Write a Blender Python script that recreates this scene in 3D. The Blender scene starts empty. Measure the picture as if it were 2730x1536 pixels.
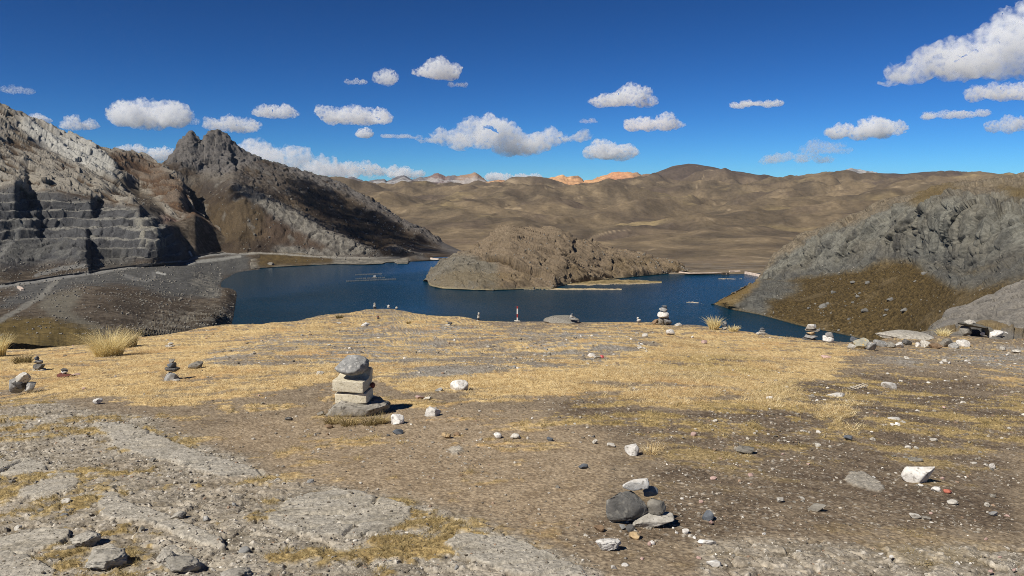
import bpy, bmesh, math, random
import numpy as np
from mathutils import Vector, Matrix, noise as mnoise

# ------------------------------------------------------------------ camera, sky, sun, exposure
SC = bpy.context.scene
COL = SC.collection
HFOV = 67.0
W0, H0 = 2730.0, 1536.0                       # the photograph's own pixel grid, used only to read bearings
FPX = (W0 / 2) / math.tan(math.radians(HFOV / 2))
PITCH = math.radians(7.46)
cam_d = bpy.data.cameras.new('camera')
cam = bpy.data.objects.new('camera', cam_d)
COL.objects.link(cam)
cam_d.sensor_width = 36.0
cam_d.lens = 18.0 / math.tan(math.radians(HFOV / 2))
cam_d.clip_start = 0.1
cam_d.clip_end = 90000.0
cam.location = (0, 0, 0)
cam.rotation_euler = (math.pi / 2 - PITCH, 0, 0)
SC.camera = cam

SUN_EL = math.radians(47.0)
SUN_AZ = math.radians(229.0)                  # clockwise from +Y (the view direction): behind the left shoulder
SUN_DIR = np.array([math.sin(SUN_AZ) * math.cos(SUN_EL), math.cos(SUN_AZ) * math.cos(SUN_EL), math.sin(SUN_EL)])
world = bpy.data.worlds.new('World')
SC.world = world
world.use_nodes = True
wn = world.node_tree.nodes
wl = world.node_tree.links
wn.clear()
sky = wn.new('ShaderNodeTexSky')
sky.sky_type = 'NISHITA'
sky.sun_disc = False
sky.sun_elevation = SUN_EL
sky.sun_rotation = SUN_AZ
sky.altitude = 4700.0
sky.air_density = 1.0
sky.dust_density = 0.6
sky.ozone_density = 6.0
bg = wn.new('ShaderNodeBackground')
bg.inputs['Strength'].default_value = 0.072
wo = wn.new('ShaderNodeOutputWorld')
# thin, deep-blue high-altitude air: a contrast curve on the whole sky
def _vm(op, src, val):
    n = wn.new('ShaderNodeVectorMath'); n.operation = op
    wl.new(src, n.inputs[0]); n.inputs[1].default_value = val
    return n.outputs[0]
SKY_K = 0.085
gm = wn.new('ShaderNodeGamma'); gm.inputs['Gamma'].default_value = 1.5
wl.new(_vm('MULTIPLY', sky.outputs['Color'], (SKY_K,) * 3), gm.inputs['Color'])
wl.new(_vm('MULTIPLY', gm.outputs[0], (0.62 / SKY_K, 1.12 / SKY_K, 1.27 / SKY_K)), bg.inputs['Color'])
wl.new(bg.outputs['Background'], wo.inputs['Surface'])

sun_d = bpy.data.lights.new('sun', 'SUN')
sun_d.energy = 4.6
sun_d.angle = math.radians(0.53)
sun_d.color = (1.0, 0.955, 0.88)
sun = bpy.data.objects.new('sun', sun_d)
COL.objects.link(sun)
sun.rotation_euler = Vector((-SUN_DIR[0], -SUN_DIR[1], -SUN_DIR[2])).to_track_quat('-Z', 'Y').to_euler()

SC.view_settings.view_transform = 'Standard'
SC.view_settings.look = 'None'
SC.view_settings.exposure = 0.25
SC.view_settings.gamma = 1.0
SC.view_settings.use_curve_mapping = False
SC.render.engine = 'CYCLES'
SC.cycles.use_denoising = True
SC.cycles.denoising_prefilter = 'NONE'
SC.cycles.denoising_input_passes = 'RGB_ALBEDO_NORMAL'
SC.cycles.pixel_filter_type = 'BLACKMAN_HARRIS'
SC.cycles.filter_width = 0.9
SC.cycles.max_bounces = 16
SC.cycles.diffuse_bounces = 2
SC.cycles.glossy_bounces = 2
SC.cycles.volume_bounces = 14

# ------------------------------------------------------------------ helpers: numbers
def s2l(r, g, b, k=1.0):
    """sRGB bytes -> linear reflectance"""
    o = []
    for c in (r, g, b):
        c = c / 255.0
        o.append((c / 12.92 if c <= 0.04045 else ((c + 0.055) / 1.055) ** 2.4) * k)
    return np.array(o, np.float32)

def sstep(a, b, x):
    t = np.clip((x - a) / (b - a), 0, 1)
    return t * t * (3 - 2 * t)

def mix(a, b, t):
    t = np.clip(np.asarray(t, float), 0, 1)[..., None]
    return a + (b - a) * t

def _h(ix, iy, iz, seed):
    with np.errstate(over='ignore'):
        h = (ix.astype(np.uint32) * np.uint32(374761393) + iy.astype(np.uint32) * np.uint32(668265263)
             + iz.astype(np.uint32) * np.uint32(2147483647 // 3) + np.uint32(seed * 144665 + 1013))
        h = (h ^ (h >> np.uint32(13))) * np.uint32(1274126177)
        h ^= h >> np.uint32(16)
        h *= np.uint32(2246822519)
        h ^= h >> np.uint32(13)
    return h

_G = np.array([(1,1,0),(-1,1,0),(1,-1,0),(-1,-1,0),(1,0,1),(-1,0,1),(1,0,-1),(-1,0,-1),
               (0,1,1),(0,-1,1),(0,1,-1),(0,-1,-1),(1,1,0),(-1,1,0),(0,-1,1),(0,-1,-1)], np.float32)

def perlin(p, seed=0):
    p = np.asarray(p, np.float64)
    sh = p.shape[:-1]
    p = p.reshape(-1, 3)
    i = np.floor(p)
    f = (p - i).astype(np.float32)
    i = i.astype(np.int64)
    u = f * f * f * (f * (f * 6 - 15) + 10)
    acc = None
    res = []
    for dx in (0, 1):
        for dy in (0, 1):
            for dz in (0, 1):
                g = _G[_h(i[:, 0] + dx, i[:, 1] + dy, i[:, 2] + dz, seed) & np.uint32(15)]
                res.append(g[:, 0] * (f[:, 0] - dx) + g[:, 1] * (f[:, 1] - dy) + g[:, 2] * (f[:, 2] - dz))
    ux, uy, uz = u[:, 0], u[:, 1], u[:, 2]
    l = lambda a, b, t: a + (b - a) * t
    x00 = l(res[0], res[1], uz); x01 = l(res[2], res[3], uz)
    x10 = l(res[4], res[5], uz); x11 = l(res[6], res[7], uz)
    return l(l(x00, x01, uy), l(x10, x11, uy), ux).reshape(sh)

def fbm(p, octv=4, gain=0.5, lac=2.03, seed=0, ridged=False):
    a, s, tot = 1.0, 0.0, 0.0
    q = np.asarray(p, np.float64)
    for k in range(octv):
        n = perlin(q, seed + k * 7)
        if ridged:
            n = 1 - 2 * np.abs(n)
        s = s + a * n
        tot += a
        a *= gain
        q = q * lac + 11.7
    return s / tot

def worley(p, seed=0):
    """F1, F2, a random number of the nearest cell"""
    p = np.asarray(p, np.float64)
    sh = p.shape[:-1]
    p = p.reshape(-1, 3)
    i = np.floor(p).astype(np.int64)
    f = p - i
    n = len(p)
    f1 = np.full(n, 9.0); f2 = np.full(n, 9.0); cid = np.zeros(n)
    for dx in (-1, 0, 1):
        for dy in (-1, 0, 1):
            for dz in (-1, 0, 1):
                h = _h(i[:, 0] + dx, i[:, 1] + dy, i[:, 2] + dz, seed)
                ox = (h & np.uint32(1023)) / 1023.0; oy = ((h >> np.uint32(10)) & np.uint32(1023)) / 1023.0
                oz = ((h >> np.uint32(20)) & np.uint32(1023)) / 1023.0
                d = (dx + ox - f[:, 0]) ** 2 + (dy + oy - f[:, 1]) ** 2 + (dz + oz - f[:, 2]) ** 2
                near = d < f1
                f2 = np.where(near, f1, np.minimum(f2, d))
                cid = np.where(near, ox * 0.37 + oy * 0.63, cid)
                f1 = np.where(near, d, f1)
    return np.sqrt(f1).reshape(sh), np.sqrt(f2).reshape(sh), cid.reshape(sh)

def facets(p, seed=0, tilt=1.0, jump=0.45):
    """broken-rock relief: every cell is a randomly tilted plane at a random height; returns value, edge distance"""
    p = np.asarray(p, np.float64)
    sh = p.shape[:-1]
    p = p.reshape(-1, 3)
    i = np.floor(p).astype(np.int64)
    f = p - i
    n = len(p)
    f1 = np.full(n, 9.0); f2 = np.full(n, 9.0); val = np.zeros(n)
    for dx in (-1, 0, 1):
        for dy in (-1, 0, 1):
            for dz in (-1, 0, 1):
                h = _h(i[:, 0] + dx, i[:, 1] + dy, i[:, 2] + dz, seed)
                ox = (h & np.uint32(1023)) / 1023.0; oy = ((h >> np.uint32(10)) & np.uint32(1023)) / 1023.0
                oz = ((h >> np.uint32(20)) & np.uint32(1023)) / 1023.0
                ex = f[:, 0] - dx - ox; ey = f[:, 1] - dy - oy; ez = f[:, 2] - dz - oz
                d = ex * ex + ey * ey + ez * ez
                near = d < f1
                f2 = np.where(near, f1, np.minimum(f2, d))
                a = oz * 6.283; b = (ox * 7.13 + oy * 3.7) % 1.0 * 2 - 1
                c = np.sqrt(1 - b * b)
                v = ((ox * 0.31 + oy * 0.69) - 0.5) * jump + tilt * (ex * np.cos(a) * c + ey * np.sin(a) * c + ez * b)
                val = np.where(near, v, val)
                f1 = np.where(near, d, f1)
    return val.reshape(sh), (np.sqrt(f2) - np.sqrt(f1)).reshape(sh)

def uniform(x):
    """noise -> values spread evenly over 0..1"""
    z = (x - x.mean()) / (x.std() + 1e-9)
    return 0.5 * (1 + np.tanh(0.7978845608 * (z + 0.044715 * z ** 3)))

def stretch(p, d, k):
    """compress the coordinate along direction d so that noise comes out k times longer that way"""
    d = np.asarray(d, np.float64); d = d / np.linalg.norm(d)
    return p - (1 - 1.0 / k) * (p @ d)[..., None] * d

def pchip(x, y, xq):
    """monotone cubic through knots x (K,), y (K,...) at xq (M,)"""
    x = np.asarray(x, float); y = np.asarray(y, float)
    h = np.diff(x)
    hh = h.reshape((-1,) + (1,) * (y.ndim - 1))
    d = np.diff(y, axis=0) / hh
    m = np.zeros_like(y)
    if len(x) > 2:
        w1 = 2 * hh[1:] + hh[:-1]; w2 = hh[1:] + 2 * hh[:-1]
        same = d[:-1] * d[1:] > 0
        with np.errstate(divide='ignore', invalid='ignore'):
            hm = (w1 + w2) / (w1 / d[:-1] + w2 / d[1:])
        m[1:-1] = np.where(same, hm, 0)
    m[0] = d[0]; m[-1] = d[-1]
    xq = np.clip(np.asarray(xq, float), x[0], x[-1])
    k = np.clip(np.searchsorted(x, xq, side='right') - 1, 0, len(x) - 2)
    t = ((xq - x[k]) / h[k]).reshape((-1,) + (1,) * (y.ndim - 1))
    hk = h[k].reshape(t.shape)
    return ((1 + 2 * t) * (1 - t) ** 2 * y[k] + t * (1 - t) ** 2 * hk * m[k]
            + t * t * (3 - 2 * t) * y[k + 1] + t * t * (t - 1) * hk * m[k + 1])

# bearings: a direction of the photograph (read in its pixels) and a range -> a point of the place
CP, SP = math.cos(PITCH), math.sin(PITCH)
def ray(x, y):
    x = np.asarray(x, float); y = np.asarray(y, float)
    a = (x - W0 / 2) / FPX
    b = (H0 / 2 - y) / FPX
    return np.stack([a, CP + b * SP, b * CP - SP + 0 * a], -1)

def at_range(x, y, r):
    d = ray(x, y)
    return d * (np.asarray(r, float) / np.hypot(d[..., 0], d[..., 1]))[..., None]

def at_height(x, y, z):
    d = ray(x, y)
    return d * (np.asarray(z, float) / d[..., 2])[..., None]

def to_px(P):
    P = np.asarray(P, float)
    f = P[..., 1] * CP - P[..., 2] * SP
    u = P[..., 1] * SP + P[..., 2] * CP
    return W0 / 2 + FPX * P[..., 0] / f, H0 / 2 - FPX * u / f

def poly_map(polys, lo, hi, step=10.0, blur=2):
    """soft bearing-space masks -> sampler; polys: list of polygons"""
    nx = int((hi[0] - lo[0]) / step) + 1; ny = int((hi[1] - lo[1]) / step) + 1
    gx, gy = np.meshgrid(lo[0] + np.arange(nx) * step, lo[1] + np.arange(ny) * step)
    m = np.zeros(gx.shape, bool)
    for pl in polys:
        pl = np.asarray(pl, float); ins = np.zeros(gx.shape, bool)
        for a, b in zip(pl, np.roll(pl, -1, 0)):
            c = (a[1] > gy) != (b[1] > gy)
            with np.errstate(divide='ignore', invalid='ignore'):
                xx = (b[0] - a[0]) * (gy - a[1]) / (b[1] - a[1]) + a[0]
            ins ^= c & (gx < xx)
        m |= ins
    m = m.astype(float)
    for _ in range(blur):
        q = np.pad(m, 1, mode='edge')
        m = (q[1:-1, 1:-1] * 2 + q[:-2, 1:-1] + q[2:, 1:-1] + q[1:-1, :-2] + q[1:-1, 2:]) / 6.0
    def sample(x, y):
        fx = np.clip((x - lo[0]) / step, 0, nx - 1.001); fy = np.clip((y - lo[1]) / step, 0, ny - 1.001)
        ix = fx.astype(int); iy = fy.astype(int); tx = fx - ix; ty = fy - iy
        return ((m[iy, ix] * (1 - tx) + m[iy, ix + 1] * tx) * (1 - ty) + (m[iy + 1, ix] * (1 - tx) + m[iy + 1, ix + 1] * tx) * ty)
    return sample

def line_dist(x, y, pts):
    d = np.full(np.shape(x), 1e9)
    pts = np.asarray(pts, float)
    for a, b in zip(pts[:-1], pts[1:]):
        ab = b - a
        t = np.clip(((x - a[0]) * ab[0] + (y - a[1]) * ab[1]) / (ab @ ab), 0, 1)
        d = np.minimum(d, np.hypot(x - a[0] - t * ab[0], y - a[1] - t * ab[1]))
    return d

# ------------------------------------------------------------------ helpers: objects
def tag(o, label=None, cat=None, group=None, kind=None):
    if label: o['label'] = label
    if cat: o['category'] = cat
    if group: o['group'] = group
    if kind: o['kind'] = kind
    return o

def link(name, me, mat=None, parent=None):
    o = bpy.data.objects.new(name, me)
    COL.objects.link(o)
    if mat is not None and me is not None and len(me.materials) == 0:
        me.materials.append(mat)
    if parent is not None:
        o.parent = parent
    return o

def empty(name, loc):
    o = bpy.data.objects.new(name, None)
    COL.objects.link(o)
    o.location = loc
    o.empty_display_size = 0.2
    return o

def np_mesh(name, V, F, smooth=True, colors=None, attrs=None):
    """V (N,3); F (M,3) or (M,4) int"""
    me = bpy.data.meshes.new(name)
    V = np.ascontiguousarray(V, np.float32); F = np.ascontiguousarray(F, np.int32)
    k = F.shape[1]
    me.vertices.add(len(V)); me.vertices.foreach_set('co', V.ravel())
    me.loops.add(F.size); me.loops.foreach_set('vertex_index', F.ravel())
    me.polygons.add(len(F))
    me.polygons.foreach_set('loop_start', np.arange(len(F), dtype=np.int32) * k)
    me.polygons.foreach_set('use_smooth', np.full(len(F), bool(smooth)))
    if colors is not None:
        a = me.color_attributes.new('Col', 'FLOAT_COLOR', 'POINT')
        c = np.ones((len(V), 4), np.float32); c[:, :3] = colors
        a.data.foreach_set('color', c.ravel())
    for nm, v in (attrs or {}).items():
        a = me.attributes.new(nm, 'FLOAT', 'POINT')
        a.data.foreach_set('value', np.ascontiguousarray(v, np.float32).ravel())
    me.update(calc_edges=True)
    me.validate()
    return me

def grid_faces(nu, nv):
    i = np.arange(nu * nv).reshape(nu, nv)
    return np.stack([i[:-1, :-1], i[1:, :-1], i[1:, 1:], i[:-1, 1:]], -1).reshape(-1, 4)

def grid_normals(P):
    du = np.gradient(P, axis=0); dv = np.gradient(P, axis=1)
    n = np.cross(du, dv)
    return n / (np.linalg.norm(n, axis=-1, keepdims=True) + 1e-9)

LAKE = -100.0
def loft(xs, curves, rows, back=None):
    """xs: bearings (columns); curves: list near -> far of point lists (x, y, range) or (x, y, 'z', height).
    rows: cells between successive curves. Returns P (nx,nv,3), px, py, v"""
    K = []
    for c in curves:
        c = sorted(c, key=lambda p: p[0])
        cx = np.array([p[0] for p in c], float)
        yy = np.interp(xs, cx, [p[1] for p in c])
        rr = []
        for p in c:
            if p[2] == 'z':
                q = at_height(p[0], p[1], p[3]); rr.append(math.hypot(q[0], q[1]))
            else:
                rr.append(p[2])
        r = pchip(cx, np.array(rr), xs) if len(cx) > 2 else np.interp(xs, cx, rr)
        K.append(at_range(xs, yy, r))
    for (dr, dz) in (back or []):
        q = K[-1]; rr = np.hypot(q[:, 0], q[:, 1])
        b = q.copy(); b[:, :2] *= ((rr + dr) / rr)[:, None]; b[:, 2] += dz
        K.append(b)
    K = np.array(K)
    rows = list(rows) + [6] * len(back or [])
    tq = np.concatenate([np.linspace(k, k + 1, n, endpoint=False) for k, n in enumerate(rows)] + [[len(rows)]])
    P = pchip(np.arange(len(K)), K, tq).transpose(1, 0, 2)
    px, py = to_px(P)
    return P, px, py, np.broadcast_to(tq, P.shape[:2])

# ------------------------------------------------------------------ helpers: materials
def mat_new(name):
    m = bpy.data.materials.new(name); m.use_nodes = True
    nt = m.node_tree; nt.nodes.clear()
    out = nt.nodes.new('ShaderNodeOutputMaterial')
    return m, nt, nt.nodes, nt.links, out

def mat_terrain(name, scale, bump=0.6, dist=0.5, vary=0.45, rough=0.95, fine=True):
    """colour from the mesh's own albedo attribute, broken up by two sizes of procedural grain, with relief"""
    m, nt, N, L, out = mat_new(name)
    b = N.new('ShaderNodeBsdfPrincipled'); L.new(b.outputs[0], out.inputs['Surface'])
    b.inputs['Roughness'].default_value = rough
    b.inputs['Specular IOR Level'].default_value = 0.12
    at = N.new('ShaderNodeAttribute'); at.attribute_name = 'Col'
    geo = N.new('ShaderNodeNewGeometry')
    n1 = N.new('ShaderNodeTexNoise'); n1.inputs['Scale'].default_value = scale
    n1.inputs['Detail'].default_value = 5; n1.inputs['Roughness'].default_value = 0.65
    L.new(geo.outputs['Position'], n1.inputs['Vector'])
    mr = N.new('ShaderNodeMapRange')
    mr.inputs['From Min'].default_value = 0.3; mr.inputs['From Max'].default_value = 0.7
    mr.inputs['To Min'].default_value = 1 - vary; mr.inputs['To Max'].default_value = 1 + vary
    L.new(n1.outputs['Fac'], mr.inputs['Value'])
    mx = N.new('ShaderNodeVectorMath'); mx.operation = 'SCALE'
    L.new(at.outputs['Color'], mx.inputs[0]); L.new(mr.outputs[0], mx.inputs['Scale'])
    L.new(mx.outputs[0], b.inputs['Base Color'])
    bp = N.new('ShaderNodeBump'); bp.inputs['Strength'].default_value = bump; bp.inputs['Distance'].default_value = dist
    L.new(n1.outputs['Fac'], bp.inputs['Height']); L.new(bp.outputs[0], b.inputs['Normal'])
    return m

def ramp(N, stops):
    r = N.new('ShaderNodeValToRGB')
    e = r.color_ramp.elements
    while len(e) > 1: e.remove(e[-1])
    e[0].position = stops[0][0]; e[0].color = (*stops[0][1], 1)
    for p, c in stops[1:]:
        q = e.new(p); q.color = (*c, 1)
    return r

# ------------------------------------------------------------------ the near ground: a shoulder of the hill sloping away to an edge
EYE, SLOPE = 1.65, 0.13
EDGE = np.array([(-700,985),(-300,955),(0,930),(83,928),(166,921),(235,916),(300,895),(353,888),(386,897),(414,893),(497,880),(552,869),(607,862),(700,862),
    (726,857),(777,856),(834,843),(872,835),(936,832),(983,821),(1047,821),(1079,827),(1142,838),(1221,841),(1253,846),(1285,852),(1350,856),
    (1440,856),(1542,857),(1631,858),(1745,857),(1790,863),(1853,864),(1917,872),(2013,885),(2077,893),(2128,899),(2191,905),(2252,910),(2331,907),
    (2363,899),(2426,893),(2474,893),(2730,893),(3100,900),(3600,915)], float)

def tan_down(x, y):
    d = ray(x, y)
    return -d[..., 2] / np.hypot(d[..., 0], d[..., 1])

def edge_range(x):
    y = np.interp(x, EDGE[:, 0], EDGE[:, 1]) + 3.0
    return EYE / (tan_down(x, y) - SLOPE)

def ground_base(X, Y, xpx=None):
    """height of the shoulder without its fine relief"""
    X = np.asarray(X, float); Y = np.asarray(Y, float)
    r = np.hypot(X, Y)
    if xpx is None:
        xpx = W0 / 2 + FPX * X / np.maximum(Y * CP + (EYE + SLOPE * r) * SP, 0.05)
    re = edge_range(xpx)
    o = np.maximum(r - re, 0)
    L = 0.12 * re + 1.0
    drop = np.where(o < L, o * o / (2 * L) * 0.62, 0.62 * (o - L / 2))
    q = np.stack([X, Y, X * 0], -1)
    und = perlin(q * 0.23, 3) * 0.012 * np.minimum(r, 16) * sstep(3, 9, r) * (1 - sstep(re * 0.75, re, r) * 0.7)
    return -EYE - SLOPE * r - drop + und

def G(x, y):
    """ground point seen at bearing (x, y); never beyond the edge"""
    t = float(tan_down(x, y))
    r = EYE / max(t - SLOPE, 0.004)
    r = min(r, float(edge_range(x)) * 0.99)
    p = at_range(x, y, r)
    return Vector((p[0], p[1], float(ground_base(p[0], p[1], np.float64(x)))))

def px_m(p):
    """metres per photograph pixel at point p"""
    return (p[1] * CP - p[2] * SP) / FPX

D = 1.0602                                    # reading scale of the sketch the patches were measured on
def dp(*pts): return [(x * D, y * D) for x, y in pts]
LO, HI = (-800, 780), (3700, 1700)
m_gold = poly_map([dp((-300,900),(0,868),(330,840),(600,815),(900,790),(1100,790),(1300,812),(1700,818),(1950,838),(2120,868),(2160,905),(2000,985),(1750,1010),(1560,1010),
                      (1300,1005),(1000,990),(930,960),(700,985),(480,1010),(200,1008),(0,985),(-300,1010)),
                   dp((2060,1000),(2170,1000),(2180,1080),(2080,1080)), dp((1830,1010),(2000,980),(2050,1040),(1900,1050))], LO, HI, 10, 3)
m_grav = poly_map([dp((520,925),(560,880),(720,840),(980,815),(1250,822),(1420,825),(1600,840),(1660,862),(1560,905),(1380,935),(1180,950),(1000,940),(960,930),(800,905),(650,925)),
                   dp((2200,905),(2330,880),(2700,870),(2900,960),(2575,960),(2420,930))], LO, HI, 10, 3)
m_slab = poly_map([dp((240,1075),(330,1070),(620,1170),(680,1185),(660,1200),(560,1200),(440,1160),(300,1130)),
                   dp((60,1240),(150,1190),(205,1205),(195,1235),(110,1260),(60,1262)),
                   dp((245,1255),(290,1235),(320,1275),(390,1290),(480,1330),(555,1355),(560,1380),(500,1375),(430,1345),(360,1315),(270,1310),(240,1300)),
                   dp((-60,1370),(60,1335),(165,1338),(180,1350),(90,1390),(0,1410),(-60,1440)),
                   dp((220,1385),(280,1375),(310,1400),(312,1425),(250,1420),(220,1400)),
                   dp((395,1385),(430,1375),(520,1420),(480,1440),(400,1430)),
                   dp((650,1300),(760,1240),(900,1235),(1040,1280),(1010,1320),(900,1350),(800,1350),(700,1330)),
                   dp((1110,1360),(1180,1345),(1300,1360),(1440,1420),(1480,1460),(1300,1450),(1150,1400)),
                   dp((2105,1190),(2180,1185),(2230,1215),(2220,1235),(2140,1215)), dp((-40,1165),(60,1155),(120,1180),(60,1200),(-40,1205)), 
                   dp((-40,1420),(60,1405),(140,1440),(100,1470),(-40,1480)), dp((1120,1128),(1165,1122),(1160,1148),(1135,1148)),
                   dp((2260,1235),(2330,1260),(2420,1285),(2340,1270))], LO, HI, 8, 2)
m_rubble = poly_map([dp((-300,1020),(0,1020),(240,1030),(520,1100),(700,1190),(1000,1250),(1250,1330),(1500,1440),(1600,1600),(-300,1600)),
                     dp((940,778),(1010,776),(1060,786),(1000,800),(930,797)), dp((1750,1360),(2575,1380),(2575,1500),(1750,1500))], LO, HI, 10, 4)
m_dark = poly_map([dp((1600,905),(1850,890),(1950,935),(1750,950)), dp((1950,950),(2250,925),(2420,960),(2620,1000),(2620,1120),(2300,1110),(2100,1090),(1900,1060),(1700,1040),(1900,1000)),
                   dp((1350,1010),(1700,1020),(1960,1060),(2575,1130),(2575,1330),(2200,1330),(1850,1350),(1500,1380),(1480,1340),(1700,1240),(1650,1150),(1400,1060))], LO, HI, 10, 4)
m_dirt = poly_map([dp((560,1040),(830,1030),(1350,1040),(1500,1100),(1560,1180),(1500,1330),(1350,1330),(1100,1260),(900,1220),(700,1160),(540,1100))], LO, HI, 10, 5)

U_STATS = {}
def uni(name, x):
    """like uniform(), with the spread fixed by the first (largest) sample so that later samples agree"""
    if name not in U_STATS: U_STATS[name] = (float(x.mean()), float(x.std()))
    m, sd = U_STATS[name]
    z = (x - m) / sd
    return 0.5 * (1 + np.tanh(0.7978845608 * (z + 0.044715 * z ** 3)))

def ground_layers(X, Y, px, py):
    r = np.hypot(X, Y)
    q = np.stack([X, Y, X * 0 + 3.3], -1)
    w1 = fbm(q * 0.55, 3, seed=21); w2 = fbm(q * 0.55 + 40, 3, seed=22)
    qx = px + w1 * 120; qy = py + w2 * 46
    fine = fbm(q * 5.0, 4, seed=23, gain=0.65)
    tong = fbm(q * np.array([0.75, 1.5, 1.0]), 5, seed=24, gain=0.62)
    tuf = fbm(q * np.array([9.0, 13.0, 1.0]), 3, seed=29, gain=0.65)
    gold = m_gold(qx, qy); dark = m_dark(qx, qy); rub = m_rubble(qx, qy); grav = m_grav(qx, qy); dirt = m_dirt(qx, qy)
    slab = m_slab(px + fine * 34 + w1 * 24, py + fine * 14)
    near = sstep(1080, 1330, py)
    cov = np.maximum(np.maximum(gold * 0.88 - grav * 0.58, dark * 0.42 * (1 - 0.95 * near)), rub * (0.24 - 0.14 * sstep(900, 1500, px))) - dirt * 0.35
    cov = np.maximum(cov, 0.05 + 0.10 * (1 - near))
    U = uni('tong', tong * 1.0 + fine * 0.45 + tuf * 0.16)
    turf = sstep(-0.10, 0.13, cov - U)
    s = sstep(0.34, 0.66, slab + 0.18 * fine)
    turf = turf * (1 - s * 0.92) * (1 - 0.7 * near * sstep(1250, 1700, px))
    return dict(r=r, q=q, fine=fine, tong=tong, tuf=tuf, gold=gold, dark=dark, rub=rub, grav=grav, dirt=dirt, slab=s, turf=turf, w1=w1, w2=w2, near=near)

def ground_relief(L):
    q = L['q']; r = L['r']
    F1, F2, cid = worley(q * np.array([19., 19., 1.]), 5)
    stone = np.clip(0.5 - F1, 0, 1) * sstep(0.5, 0.8, cid)
    rough = fbm(q * 13.0, 3, seed=31, gain=0.65)
    rock, edge = facets(stretch(q, (1, 0.35, 0), 2.2) * np.array([2.6, 2.6, 1]), 34, 0.5)
    rock2 = fbm(stretch(q, (1, 0.5, 0), 3.0) * 5.0, 4, seed=33, ridged=True)
    rb, re2 = facets(stretch(q, (1, 0.2, 0), 1.6) * np.array([6.5, 6.5, 1]), 37, 0.7)
    far = sstep(34, 9, r)
    loose = np.clip(L['rub'] + 0.5 * L['grav'] + 0.45 * L['dark'], 0, 1) * (1 - L['turf']) * (1 - L['slab'])
    z = 0.011 * rough + stone * 0.035 * (0.15 + loose)
    z = z + L['rub'] * (1 - L['slab']) * (0.030 * rb - 0.02 * np.clip(0.12 - re2, 0, 1) / 0.12)
    z = z + L['slab'] * (0.010 + 0.030 * rock + 0.012 * rock2 - 0.03 * np.clip(0.05 - edge, 0, 1) / 0.05)
    z = z + L['turf'] * (0.018 + 0.022 * L['tuf'] + 0.02 * L['tong'])
    return z * (0.35 + 0.65 * far), stone, rough, rock2, rb

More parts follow.
